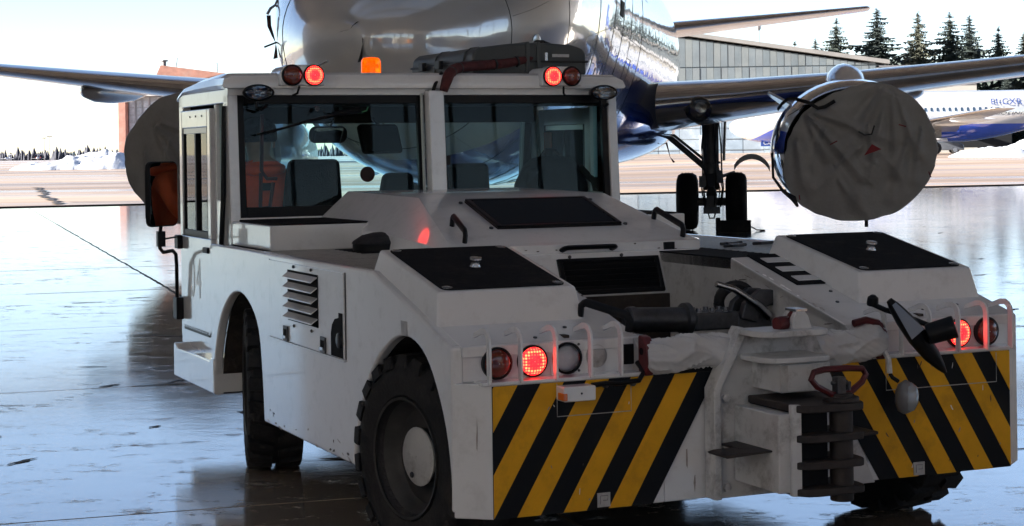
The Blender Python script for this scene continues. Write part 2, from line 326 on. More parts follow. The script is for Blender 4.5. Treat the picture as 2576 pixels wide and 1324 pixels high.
for nm, a in (('hangar_wall_left', (UL, UL + .4, -23, MOUTH)), ('hangar_wall_right', (UR - .4, UR, -23, MOUTH)), ('hangar_wall_back', (UL + .4, UR - .4, -23, -22.6))):
    back = 'back' in nm
    lo, gl = 3.2, 5.5
    w = MB(HANG); w.box(a[0], a[1], a[2], a[3], 0, lo); wo_ = tag(w.build(nm, WALLD, smooth=0), kind='structure')
    w = MB(HANG)
    if back: w.box(a[0], a[1], a[2], a[3], 9.4, 17)
    else:
        if gl > lo: w.box(a[0], a[1], a[2], a[3], lo, gl)
        w.box(a[0], a[1], a[2], a[3], 15.5, 17); w.box(a[0], a[1], -.6 if 'left' in nm else 21.8, a[3], gl, 15.5)
    w.build('sheeting', WALL, wo_, smooth=0)
    if 'right' in nm:  # unseen coloured panels, added for the fuselage to reflect
        for v0, v1, z0_, z1_, m_ in ((-18, -8, 0, 4.8, BLUEW), (-5, -2, 0, 3, WHITEP), (2, 5, 0, 2.4, ORNG), (7, 20, 0, 5.2, BLUEW), (23, 27, 0, 2.6, WHITEP), (30, 33, 0, 3.4, ORNG), (36, 50, 0, 5, BLUEW)):
            c = MB(HANG); c.box(a[0] - .3, a[0], v0, v1, z0_, z1_); c.build('added_side_panel', m_, wo_, smooth=0)
    if not back:
        for k in range(4 if 'left' in nm else 8):
            v = -23 + k * 5.6; c = MB(HANG); c.box(a[0] + .05, a[1] + .05, v, v + .4, gl, 15.5); c.build('column', TRUSS, wo_, smooth=0)
            c = MB(HANG); c.box(a[0] + .19, a[0] + .21, v + .4, v + 5.6, gl, 15.5); pn_ = c.build('added_glazing', HPANE, wo_, smooth=0)  # side window band, added to let sun and sky light in
            for q in range(1, 4): c = MB(HANG); c.box(a[0] + .15, a[0] + .25, v + .4 + q * 1.3, v + .48 + q * 1.3, gl, 15.5); c.build('added_mullion', TRUSS, pn_, smooth=0)
    if back:
        for k in range(12):
            c = MB(HANG); u = UL + .4 + k * 6.97; c.box(u, u + .6, -23, -22.1, 3.2, 17); c.build('column', TRUSS, wo_, smooth=0)
            if k < 11 and u + 6.9 < UR:
                for z0, z1 in ((3.2, 9.4),):
                    c = MB(HANG); c.box(u + .6, u + 6.97, -22.82, -22.80, z0, z1); pn_ = c.build('added_glazing', HPANE, wo_, smooth=0)  # back window band, added to light the rear faces
                    for q in range(1, 5): c = MB(HANG); c.box(u + .6 + q * 1.27, u + .68 + q * 1.27, -22.86, -22.76, z0, z1); c.build('added_mullion', TRUSS, pn_, smooth=0)
        for u0, u1, z0_, z1_, m_ in ((-13, -11, 0, 2.4, WHITEP), (-1.5, 3, 0, 3.0, ORNG), (15, 19, 0, 2.6, WHITEP), (30, 35, 0, 3.1, ORNG), (46, 52, 0, 2.2, BLUEW)):  # unseen coloured boxes, added to vary the reflections
            c = MB(HANG); c.box(u0, u1, -22.6, -21.8, z0_, z1_); c.build('added_wall_box', m_, wo_, smooth=0)
        for u0, m_, z1 in ((-10, BLUEW, 4.4), (5, BLUEW, 4.2), (20, WALLD, 4.5), (36, BLUEW, 4.5)):  # unseen colour panels on the back wall, added for reflections
            c = MB(HANG); c.box(u0, u0 + 9, -22.6, -22.3, 0, z1); c.build('added_back_panel', m_, wo_, smooth=0)
lt = MB(HANG); lt.box(UL, UR, MOUTH - .3, MOUTH + .3, 14.2, 17); tag(lt.build('door_lintel', WALLD, smooth=0), kind='structure')

# ------------------------------------------------------------------ apron and terrain out to the horizon
def ground_z(x, y):
    return .62 * smoothstep((y - 75) / 60) * smoothstep((x + 8) / 22) - 2.4 * smoothstep((y - 300) / 1300) * smoothstep(-x / 80)
ys = [40, 50, 56, 60, 65, 72, 80, 88, 96, 105, 115, 125, 140, 160, 185, 215, 250, 300, 370, 460, 600, 800, 1100, 1500, 2100, 3000, 5000]
vs_, fs_ = [], []; NXX = 60
for j, y in enumerate(ys):
    for i in range(NXX + 1):
        x = (i / NXX - .5) * 2; x = (abs(x) ** 1.5) * math.copysign(1, x) * max(130, y * 1.3)
        if j == 0: pass
        vs_.append((x, y, ground_z(x, y)))
vs_ = [Vector(p) for p in vs_]
for j in range(len(ys) - 1):
    for i in range(NXX): a = j * (NXX + 1) + i; fs_.append((a, a + 1, a + NXX + 2, a + NXX + 1))
# the sheet starts just under the door track: push the first rows along the slanted door line
for k, p in enumerate(vs_):
    ymin = (MOUTH + .05 + .304 * p.x) / .953
    if p.y < ymin + 3: p.y = max(p.y, ymin) if k >= (NXX + 1) else ymin
    p.z -= .01
for k in range(NXX + 1):
    for j in range(1, 6):
        q = vs_[j * (NXX + 1) + k]; base = vs_[(j - 1) * (NXX + 1) + k]
        if q.y <= base.y: q.y = base.y + .8
am = MB(); am.add(vs_, fs_); apron = tag(am.build('apron', APRON, smooth=60), kind='structure')
crack((-23, 86.4), (-14.2, 55.6), .16, 26, .25, apron, .012); crack((-14.4, 58), (-11.5, 57.2), .12, 10, .1, apron, .012)
for k in range(6): crack((-40 + k * 3, 66 + k * 14), (40 + k * 6, 80 + k * 17), .05, 50, .2, apron, .012)
oth = MB(); oth.box(-400, 400, -400, -23, -.35, -.02); tag(oth.build('yard', mat('yard_concrete', (.2, .18, .16), .8, var=.2, vscale=.2), smooth=0), kind='structure')

# ------------------------------------------------------------------ background
SNOW = mat('old_snow', (.52, .54, .58), .75, var=.12, vscale=1.5, bump=.6, bscale=2.5, dirt=(.20, .17, .15), dirt_amt=.85, dscale=.9)
def snow_pile(name, pts, label, seed):
    # pts: (x, y, rx, ry, h) lumps merged into one heap
    x0 = min(p[0] - p[2] for p in pts); x1 = max(p[0] + p[2] for p in pts); y0 = min(p[1] - p[3] for p in pts); y1 = max(p[1] + p[3] for p in pts)
    nx, ny = 90, 26; vs, fs = [], []
    for j in range(ny + 1):
        for i in range(nx + 1):
            x = x0 + (x1 - x0) * i / nx; y = y0 + (y1 - y0) * j / ny; h = 0
            for px, py, rx, ry, ph in pts: h = max(h, ph * max(0, 1 - ((x - px) / rx) ** 2 - ((y - py) / ry) ** 2) ** .7)
            n = noise.fractal(Vector((x * .5 + seed, y * .5, 1.3)), 1, 2, 6); n2 = noise.noise(Vector((x * 2.1 + seed, y * 2.1, 7)))
            vs.append((x, y, ground_z(x, y) - .05 + (h * (1 + .32 * n) + .16 * n2 * min(1, h * 2) if h > 0 else -.1)))
    for j in range(ny):
        for i in range(nx): a = j * (nx + 1) + i; fs.append((a, a + 1, a + nx + 2, a + nx + 1))
    m = MB(); m.add(vs, fs); return tag(m.build(name, SNOW, smooth=35), label, 'snow pile')
snow_pile('snow_pile', [(-52, 200, 4, 5, .9), (-49, 201, 4, 5, 1.3), (-45.5, 202, 5, 6, 1.9), (-42, 203, 5, 6, 1.5)], 'low heap of dirty snow on the apron left of the covered engine', 3)
snow_pile('snow_pile', [(33.5, 124, 3.2, 4, .7), (36.8, 125, 3.0, 5, 1.1), (40.5, 126, 4.0, 5, 1.8), (45, 127, 5, 6, 2.2)], 'tall bank of sunlit snow under the parked jet tail', 11)

# far wood
fw = MB(); r2 = random.Random(5)
for k in range(1000):
    x = -760 + k * .65 + r2.uniform(-1, 1); y = 1850 + r2.uniform(-50, 60); h = r2.choice((6, 7, 8, 8, 9, 9, 10, 11, 14)) * r2.uniform(.8, 1.15); w = h * r2.uniform(.16, .26)
    z = ground_z(x, y) - .5
    fw.loft([[(x + w * math.cos(a), y + w * math.sin(a), z) for a in (0, 1.57, 3.14, 4.71)], [(x + w * .75 * math.cos(a), y + w * .75 * math.sin(a), z + h * .5) for a in (0, 1.57, 3.14, 4.71)], [(x + .1 * math.cos(a), y + .1 * math.sin(a), z + h) for a in (0, 1.57, 3.14, 4.71)]])
tag(fw.build('far_wood', mat('far_trees', (.030, .032, .045), .9, var=.3, vscale=.1), smooth=0), 'dark strip of distant forest along the left horizon', 'forest', kind='stuff')

# light masts
for k, (px, top, w) in enumerate(((-235.2, 10.8, 1.0), (-232.6, 11.5, 1.3))):
    e = empty('light_mast', (px, 900, ground_z(px, 900)), 0, ('shorter floodlight mast on the left horizon' if k == 0 else 'taller floodlight mast on the left horizon'), 'light mast', 'floodlight masts on the horizon')
    m = MB(); m.cyl((0, 0, 0), (0, 0, top + 1), .16, .1, 6); m.build('pole', TRUSS, e)
    m = MB(); m.box(-w, w, -.2, .2, top + .7, top + 1.2); m.build('lamp_head', TRUSS, e)
# far small jets
JW = mat('far_jet_white', (.6, .62, .66), .4); JR = mat('far_jet_red', (.35, .05, .05), .5); JT = mat('far_jet_teal', (.05, .25, .28), .5)
for k, (px, c, lab) in enumerate(((-508, JW, 'leftmost tiny white T-tail jet on the left horizon'), (-477, JR, 'tiny jet with red engine covers near the light masts'), (-441, JT, 'tiny teal jet just left of the snow heap'))):
    e = empty('distant_jet', (px, 1800, ground_z(px, 1800)), R(8 * k - 6), lab, 'airplane', 'small jets on the left horizon')
    m = MB(); m.lathe([(.05, -6), (.7, -5), (1.1, -3), (1.1, 3), (.6, 5.5), (.15, 7)], (0, 0, 2.2), (0, 1, 0), 10); m.build('fuselage', JW, e)
    m = MB(); m.hexa([(-7, 0, 1.9), (7, 0, 1.9), (6.5, 1.2, 1.9), (-6.5, 1.2, 1.9)], [(-7, 0, 2.1), (7, 0, 2.1), (6.5, 1.2, 2.1), (-6.5, 1.2, 2.1)]); m.build('wing', JW, e)
    m = MB(); m.box(-.12, .12, 4.5, 6.8, 2.8, 6.0); m.build('fin', JW, e)
    m = MB(); m.box(-3.6, 3.6, 5.2, 6.6, 5.9, 6.15); m.build('tailplane', JW if k != 2 else JT, e)
    for s in (-1, 1): m = MB(); m.cyl((s * 1.9, 1.2, 2.6), (s * 1.9, 4.2, 2.6), .75, .6, 10); m.build('engine', c, e)
    for gx, gy in ((0, -4), (-1.3, 1), (1.3, 1)): m = MB(); m.cyl((gx, gy, 0), (gx, gy, 1.5), .22, .15, 6); m.build('landing_gear', DARK, e)

# brick hangar on the left
BRICK = mat('brick', (.34, .17, .13), .85, var=.25, vscale=1.2, bump=.4, bscale=14, dirt=(.42, .30, .26), dirt_amt=.6, dscale=.5)
CONC = mat('pale_render', (.42, .39, .37), .8, var=.15, vscale=.6, dirt=(.25, .22, .2), dirt_amt=.5, dscale=.5)
DOORG = mat('grey_door', (.34, .34, .36), .55, var=.1, vscale=.8); PANES = mat('dusty_panes', (.45, .46, .5), .25, var=.35, vscale=1.6)
bh = empty('brick_hangar', (-46, 258, 0), 0, 'red brick hangar with glazed grey doors behind the left wing', 'hangar')
m = MB(); m.box(-10.7, -9.7, 0, 34, -.5, 10.9); m.build('brick_pier', BRICK, bh, smooth=0)
m = MB(); m.box(-9.7, 12, .3, 34, 10.0, 10.9); m.build('beam', CONC, bh, smooth=0)
m = MB(); m.box(-9.7, 12, 2.6, 34, -.5, 10.0); m.build('inner_wall', DOORG, bh, smooth=0)
m = MB(); m.box(-1.5, -.6, -.2, 4, -.5, 10.0); m.build('brick_pier', BRICK, bh, smooth=0)
m = MB(); m.box(11, 12, -.2, 4, -.5, 10.0); m.build('brick_pier', BRICK, bh, smooth=0)
m = MB(); m.hexa([(-7.4, 6, 10.9), (12, 6, 10.9), (12, 30, 10.9), (-5.2, 30, 10.9)], [(-5.3, 4, 14.6), (4, 4, 13.3), (4, 30, 13.3), (-5.3, 30, 14.6)]); m.build('roof_block', BRICK, bh, smooth=0)
m = MB(); m.cyl((-5, 5, 14.5), (-5, 5, 15.2), .35, n=8); m.cyl((-5, 5, 15.2), (-5, 5, 15.4), .6, n=8); m.cyl((-3.2, 5, 14.3), (-3, 5, 15.7), .05, n=5); m.cyl((2.8, 5, 13.4), (2.8, 5, 14.9), .08, n=5); m.build('roof_aerial', TRUSS, bh)
lf0 = None
for k in range(8):
    x = -9.6 + k * 1.02
    m = MB(); m.box(x, x + .98, 1.9 + (k % 2) * .25, 2.2 + (k % 2) * .25, -.3, 9.9); lf = m.build('door_leaf', DOORG, bh, smooth=0)
    for q in range(7):
        m = MB(); m.box(x + .16, x + .82, 1.83 + (k % 2) * .25, 1.9 + (k % 2) * .25, 2.0 + q * 1.08, 2.9 + q * 1.08); m.build('pane', PANES, lf, smooth=0)

# grey sheet hangar behind the airliner
GS = [mat('grey_sheet_%d' % k, c, .6, var=.18, vscale=.35, dirt=(.20, .205, .20), dirt_amt=.45, dscale=.4) for k, c in enumerate(((.13, .155, .17), (.145, .165, .175), (.12, .145, .16), (.155, .175, .18)))]
GB = [mat('blue_sheet_%d' % k, c, .6, var=.2, vscale=.5, dirt=(.5, .52, .5), dirt_amt=.5, dscale=.5) for k, c in enumerate(((.24, .30, .36), (.27, .32, .37), (.21, .28, .34)))]
gh = empty('sheet_hangar', (18, 246, .55), 0, 'long grey sheet metal hangar with sloping roof behind the airliner', 'hangar')
htop = lambda x: 17.2 - .152 * abs(x)
m = MB(); m.add([(-30, .5, 0), (34, .5, 0), (34, .5, htop(34) - .3), (0, .5, htop(0) - .3), (-30, .5, htop(30) - .3), (-30, 40, 0), (34, 40, 0), (34, 40, htop(34) - .3), (0, 40, htop(0) - .3), (-30, 40, htop(30) - .3)],
                [(0, 1, 2, 3, 4), (5, 9, 8, 7, 6), (0, 4, 9, 5), (1, 6, 7, 2), (2, 7, 8, 3), (3, 8, 9, 4)]); m.build('wall', GS[2], gh, smooth=0)
for s, xe in ((-1, 30), (1, 34)):
    m = MB(); m.hexa([(0, -.5, htop(0)), (s * xe, -.5, htop(xe)), (s * xe, 40, htop(xe)), (0, 40, htop(0))], [(0, -.5, htop(0) + .55), (s * xe, -.5, htop(xe) + .55), (s * xe, 40, htop(xe) + .55), (0, 40, htop(0) + .55)]); m.build('roof', mat('grey_roof', (.22, .21, .20), .7, var=.2, vscale=.5), gh, smooth=0)
rr = random.Random(3)
for k in range(58):
    x = -24 + k * .97; zt = min(htop(x), htop(x + .92)) - .25
    m = MB(); m.box(x, x + .92, .32 + rr.uniform(0, .06), .5, 12.0, max(12.3, zt)); m.build('upper_panel', GS[k % 4], gh, smooth=0)
    m = MB(); m.box(x, x + .92, .28 + rr.uniform(0, .06), .5, 6.2, 11.85); m.build('middle_panel', GS[(k * 3 + 1) % 4], gh, smooth=0)
for k in range(20):
    x = -24 + k * 2.91
    m = MB(); m.box(x, x + 2.84, .2 + rr.uniform(0, .08), .5, 0, 6.1); pn = m.build('door_panel', GB[k % 3], gh, smooth=0)
    for q in range(4): m = MB(); m.box(x + .02, x + 2.82, .16, .2, .5 + q * 1.5, .58 + q * 1.5); m.build('rail', GS[1], pn, smooth=0)
m = MB(); m.box(7.9, 9.0, .05, .3, 0, 2.6); m.build('wicket_door', mat('door_pale', (.5, .55, .6), .5), gh, smooth=0)
m = MB(); m.cyl((17, 6, 14), (17, 6, 17.6), .07, n=5); m.lathe([(.05, 0), (.28, .3), (.28, .7), (.03, 1.3)], (17, 6, 17.2), (0, 0, 1), 6); m.build('roof_aerial', TRUSS, gh)

# low beige building on the right
bb = empty('beige_building', (42.3, 186, .6), 0, 'plain pale beige building between the right wing and the parked jet', 'building')
m = MB(); m.box(-11, 6.1, 0, 18, -.5, 7.4); m.build('wall', mat('beige_render', (.33, .32, .29), .8, var=.08, vscale=.4), bb, smooth=0)
m = MB(); m.box(-11.3, 6.5, -.4, 18.3, 7.4, 8.0); m.build('cornice', mat('white_trim', (.45, .45, .45), .7, var=.1), bb, smooth=0)
m = MB(); m.box(-3, 4.2, 6, 6.2, 9.2, 9.4); m.box(-3, -2.8, 6, 6.2, 8, 9.4); m.box(.6, .8, 6, 6.2, 8, 9.4); m.box(4.0, 4.2, 6, 6.2, 8, 9.4); m.build('roof_railing', TRUSS, bb, smooth=0)

# spruces
NEEDLE = [mat('needles_%d' % k, c, .8, var=.5, vscale=.7) for k, c in enumerate(((.050, .066, .052), (.070, .074, .052), (.042, .058, .052)))]
BARK = mat('bark', (.10, .07, .05), .9, var=.3)
def spruce_mesh(seed, brown):
    r = random.Random(seed); m = MB(); vs, fs = [], []
    def tri(a, b, c): n = len(vs); vs.extend((a, b, c)); fs.append((n, n+1, n+2))
    H = 1.0; lev = 44
    for i in range(lev):
        t = i / (lev - 1); z = .04 + .94 * t; rad = (min(.25, .42 * (1 - t) ** .95) + .014) * r.uniform(.75, 1.1)
        nb = int(15 - 7 * t)
        for k in range(nb):
            a = 2 * math.pi * (k + r.uniform(-.5, .5)) / nb + i * 1.1; L = rad * r.uniform(.45, 1.18); z = .04 + .94 * t + r.uniform(-.014, .014)
            ca, sa = math.cos(a), math.sin(a); pts = []
            for q in range(5):
                u = q / 4; pts.append(Vector((ca * L * u, sa * L * u, z + .02 * (1 - t) - L * (.55 * u - .38 * u * u))))
            side = Vector((-sa, ca, 0))
            for q in range(4):
                w = (L * .12 + .008) * (1 - q * .15); p, n2 = pts[q], pts[q + 1]
                tri(p + side * w * .5, p - side * w * .5, n2)
                for sgn in (-1, 1):
                    e = p.lerp(n2, r.uniform(.2, .9)) + side * sgn * w * r.uniform(1.1, 2.0) + Vector((ca, sa, 0)) * w * .6 - Vector((0, 0, w * r.uniform(.3, 1.1)))
                    tri(p, n2, e)
                e = p.lerp(n2, .5) - Vector((0, 0, w * r.uniform(1.0, 1.9)))
                tri(p, n2, e)
                e = p.lerp(n2, .4) + side * w * r.uniform(-.8, .8) - Vector((0, 0, w * r.uniform(.7, 1.5)))
                tri(p + side * w * .3, n2, e)
    m.add(vs, fs); me = bpy.data.meshes.new('spruce_crown'); me.from_pydata([tuple(v) for v in m.v], [], m.f); me.materials.append(NEEDLE[brown]); return me
SP = [spruce_mesh(s, b) for s, b in ((1, 0), (2, 2), (3, 1))]
tm = MB(); tm.cyl((0, 0, 0), (0, 0, .97), .016, .002, 7); trunk0 = None
spr = [(31.0, 222, 14.0, 2, 'tiny spruce tip left of the roof aerial over the grey hangar'), (35.1, 221, 14.6, 0, 'short spruce just right of the hangar roof aerial'),
       (38.0, 223, 15.0, 1, 'slim spruce close behind the left side of the first tall one'), (39.9, 219, 17.2, 0, 'first tall spruce from the left end of the row'), (45.1, 220, 18.5, 1, 'tallest full spruce, second of the tall row'),
       (49.9, 219, 17.9, 2, 'broad brownish spruce in the middle of the row'), (52.3, 222, 13.0, 0, 'shorter spruce in the gap right of the brownish one'), (54.3, 221, 17.9, 0, 'left one of the twin topped spruces'), (56.2, 219, 17.4, 1, 'right one of the twin topped spruces'),
       (60.0, 220, 16.0, 0, 'narrow spruce right of the twin spruces'), (58.2, 223, 14.4, 1, 'small spruce behind the twin and the narrow one'), (63.1, 220, 15.2, 2, 'spruce at the right edge of the picture'), (66.0, 221, 15.5, 0, 'spruce whose left branches just enter at the right edge'),
       (61.8, 226, 13.5, 1, 'low spruce filling the gap before the right edge'), (50.9, 227, 14.5, 0, 'spruce half hidden behind the brownish one'), (44.0, 228, 13.4, 2, 'spruce half hidden behind the tallest one'),
       (47.6, 226, 12.5, 1, 'low dark spruce between the tallest and the brownish one'), (42.4, 226, 12.0, 0, 'low dark spruce between the two left tall ones'), (56.8, 205, 9.5, 1, 'low dark spruce beside the end of the beige building'), (60.5, 206, 10.0, 0, 'second low spruce right of the beige building'), (64.0, 206, 10.5, 2, 'third low spruce right of the beige building')]
for k, (x, y, top, var_, lab) in enumerate(spr):
    if y > 207: x, y, top = x * 1.36, y * 1.36, 1.5 + (top - 1.5) * 1.36
    h = top - .6; e = empty('spruce_tree', (x, y, .55), R(k * 47), lab, 'tree', 'spruces behind the hangar')
    w = h * rr.uniform(1.05, 1.55)
    cr = bpy.data.objects.new('crown', SP[var_]); C.objects.link(cr); cr.parent = e; cr.scale = (w, w, h)
    if trunk0 is None: trunk0 = tm.build('trunk', BARK, e); tr = trunk0
    else: tr = inst(trunk0, e)
    tr.scale = (h, h, h)
# bare brown bush by the parked jet's tail
e = empty('bare_bush', (49.4, 190, .6), 0, 'rusty brown leafless bush by the corner of the beige building', 'bush')
m = MB(); rb = random.Random(9)
for k in range(90):
    a = rb.uniform(0, 6.28); L = rb.uniform(1.4, 3.0); p = Vector((rb.uniform(-.3, .3), rb.uniform(-.3, .3), 0)); q = p + Vector((math.cos(a) * L * .55, math.sin(a) * L * .4, L * 1.9))
    m.tube([p, p.lerp(q, .5) + Vector((0, 0, .2)), q], [.05, .04, .015], 4)
    for z in range(5):
        b_ = p.lerp(q, rb.uniform(.4, 1)); m.tube([b_, b_ + Vector((rb.uniform(-.5, .5), rb.uniform(-.4, .4), rb.uniform(.1, .6)))], .025, 3)
m.build('twigs', mat('rusty_twigs', (.28, .14, .07), .9, var=.3), e)

# ------------------------------------------------------------------ the airliner (local frame: x to its left wing, y tailwards, z up; origin under the nose tip)
def livery_nodes(name, white, blue, rough, wob):
    m = bpy.data.materials.new(name); m.use_nodes = True; MATS[name] = m; nt = m.node_tree; b = nt.nodes['Principled BSDF']; L = nt.links
    tc = nt.nodes.new('ShaderNodeTexCoord'); sp = nt.nodes.new('ShaderNodeSeparateXYZ'); L.new(tc.outputs['Object'], sp.inputs[0])
    th = nt.nodes.new('ShaderNodeMapRange'); th.interpolation_type = 'SMOOTHSTEP'
    for i, v in ((1, 1.0), (2, 4.4), (3, 1.3), (4, 2.5)): th.inputs[i].default_value = v
    L.new(sp.outputs[1], th.inputs[0])
    lt_ = nt.nodes.new('ShaderNodeMath'); lt_.operation = 'LESS_THAN'; L.new(sp.outputs[2], lt_.inputs[0]); L.new(th.outputs[0], lt_.inputs[1])
    mx = nt.nodes.new('ShaderNodeMix'); mx.data_type = 'RGBA'; mx.inputs[6].default_value = white + (1,); mx.inputs[7].default_value = blue + (1,); L.new(lt_.outputs[0], mx.inputs[0])
    n = nt.nodes.new('ShaderNodeTexNoise'); n.inputs['Scale'].default_value = .8; n.inputs['Detail'].default_value = 7; L.new(tc.outputs['Object'], n.inputs[0])
    r = nt.nodes.new('ShaderNodeMapRange'); r.inputs[1].default_value = .35; r.inputs[2].default_value = .7; r.inputs[3].default_value = .88; r.inputs[4].default_value = 1.05; L.new(n.outputs[0], r.inputs[0])
    m2 = nt.nodes.new('ShaderNodeMix'); m2.data_type = 'RGBA'; m2.blend_type = 'MULTIPLY'; m2.inputs[0].default_value = 1; L.new(mx.outputs[2], m2.inputs[6]); L.new(r.outputs[0], m2.inputs[7])
    L.new(m2.outputs[2], b.inputs['Base Color'])
    b.inputs['Roughness'].default_value = rough; b.inputs['Metallic'].default_value = .25; b.inputs['Coat Weight'].default_value = 1; b.inputs['Coat Roughness'].default_value = .02; b.inputs['Coat IOR'].default_value = 2.4; b.inputs['IOR'].default_value = 1.6
    # skin panels are never quite flat: a slow ripple
    mp = nt.nodes.new('ShaderNodeMapping'); mp.inputs['Scale'].default_value = (1, .55, 1.3); L.new(tc.outputs['Object'], mp.inputs[0])
    n2 = nt.nodes.new('ShaderNodeTexNoise'); n2.inputs['Scale'].default_value = 2.2; n2.inputs['Detail'].default_value = 2.5; L.new(mp.outputs[0], n2.inputs[0])
    bp = nt.nodes.new('ShaderNodeBump'); bp.inputs['Strength'].default_value = wob; bp.inputs['Distance'].default_value = .06; L.new(n2.outputs[0], bp.inputs['Height'])
    L.new(bp.outputs[0], b.inputs['Normal']); L.new(bp.outputs[0], b.inputs['Coat Normal'])
    return m
LIVERY = livery_nodes('airliner_paint', (.66, .66, .66), (.03, .10, .62), .2, .14)
WINGM = mat('wing_paint', (.42, .42, .43), .28, .35, var=.12, vscale=1.2, coat=.6, bump=.04, bscale=3)
SLATM = mat('slat_metal', (.62, .60, .58), .16, .95, var=.12, vscale=2.5, bump=.03, bscale=4)
LIPM = mat('inlet_lip', (.80, .81, .83), .07, 1., bump=.02, bscale=5)
NACB = mat('nacelle_blue', (.03, .10, .58), .15, .3, coat=1., bump=.05, bscale=3, var=.1)
NACW = mat('nacelle_white', (.62, .62, .63), .25, coat=.8, bump=.04, bscale=3, var=.06)
SEAM = mat('seam', (.03, .03, .03), .8)
GEARM = mat('gear_paint', (.20, .19, .175), .45, .3, var=.25, vscale=6, dirt=(.05, .04, .035), dirt_amt=.7, dscale=9)
COVER = mat('cover_cloth', (.26, .25, .238), .42, var=.15, vscale=3, bump=.25, bscale=25, dirt=(.17, .163, .155), dirt_amt=.4, dscale=2.5)
STRAP = mat('strap', (.012, .011, .012), .75); DKRED = mat('red_ribbon', (.22, .02, .025), .8, var=.2)

def interp(tab, s):
    if s <= tab[0][0]: return tab[0][1]
    for (a, va), (b, vb) in zip(tab, tab[1:]):
        if s <= b: t = (s - a) / (b - a); return va + (vb - va) * t
    return tab[-1][1]
TOP = [(0, 2.56), (.04, 2.72), (.12, 2.84), (.3, 3.0), (.6, 3.19), (1, 3.42), (1.5, 3.70), (1.9, 3.96), (2.3, 4.30), (2.7, 4.62), (3.2, 4.92), (3.8, 5.11), (4.6, 5.25), (6, 5.34), (23, 5.34), (28, 5.36), (31, 5.30), (32.6, 5.15), (33.4, 4.95)]
def fus_dims(s):
    q = min(1, s / 5.6); hw = 1.88 * (1 - (1 - q) ** 2.15) ** .58
    q2 = min(1, s / 5.0); zb = 2.54 - 1.49 * (1 - (1 - q2) ** 2.2) ** .52
    zw = 2.55 + (3.42 - 2.55) * smoothstep(s / 5.5)
    if s > 20:
        t = (s - 20) / 13.4; hw *= max(.06, 1 - t ** 2.0 * .95); zb = 1.05 + 3.74 * t ** 1.45; zw = max(zw, zb + .45 * (interp(TOP, s) - zb))
    return hw, zb, interp(TOP, s), zw
def fus_pt(s, a, off=0.):
    hw, zb, zt, zw = fus_dims(s); c, sn = math.cos(a), math.sin(a)
    return Vector(((hw + off) * c, s, zw + ((zt - zw) + off) * sn if sn >= 0 else zw + ((zw - zb) + off) * sn))
SS = [0, .01, .03, .06, .1, .16, .24, .34, .46, .6, .8, 1.0, 1.25, 1.5, 1.75, 2, 2.25, 2.5, 2.75, 3, 3.3, 3.6, 4, 4.4, 4.8, 5.2, 5.6, 6, 7, 8, 9, 10, 11, 12, 13, 14, 15, 16, 17, 18, 19, 20, 21, 22, 23, 24, 25, 26, 27, 28, 29, 30, 31, 32, 32.8, 33.4]
NR = 64
def seam_ring(s, a0=0, a1=360, r=.005):
    m = MB(); m.tube([fus_pt(s, R(a0 + (a1 - a0) * k / 60), .0) for k in range(61)], r, 5); return m
def airfoil(n=12):
    up = []
    for i in range(n + 1):
        x = (1 - math.cos(math.pi * i / n)) / 2
        y = 5 * (.2969 * math.sqrt(x) - .126 * x - .3516 * x * x + .2843 * x ** 3 - .1036 * x ** 4); up.append((x, y))
    return up
AF = airfoil(16)
def wing_ring(l, sle, chord, z, t, x0, x1, sgn, inc=.03):
    pts = [(x, y * t + .012 * math.sin(math.pi * x)) for x, y in AF if x0 - 1e-6 <= x <= x1 + 1e-6]
    lo = [(x, -y * t * .85 + .012 * math.sin(math.pi * x)) for x, y in AF if x0 - 1e-6 <= x <= x1 + 1e-6 and x > 0]
    loop = pts[::-1] + lo
    return [(sgn * l, sle + x * chord, z + y * chord - (x - .3) * chord * inc) for x, y in loop]
WS = [(1.2, 11.2, 7.6, 1.98, .130), (1.9, 11.9, 6.9, 2.08, .128), (3.2, 12.65, 5.9, 2.22, .122), (4.83, 13.45, 4.75, 2.41, .118), (6.5, 14.25, 4.15, 2.61, .112), (9, 15.5, 3.35, 2.90, .108), (12, 17.0, 2.4, 3.26, .10), (14.2, 18.1, 1.75, 3.52, .10), (14.45, 18.5, 1.2, 3.55, .06)]
XS = AF[4][0]
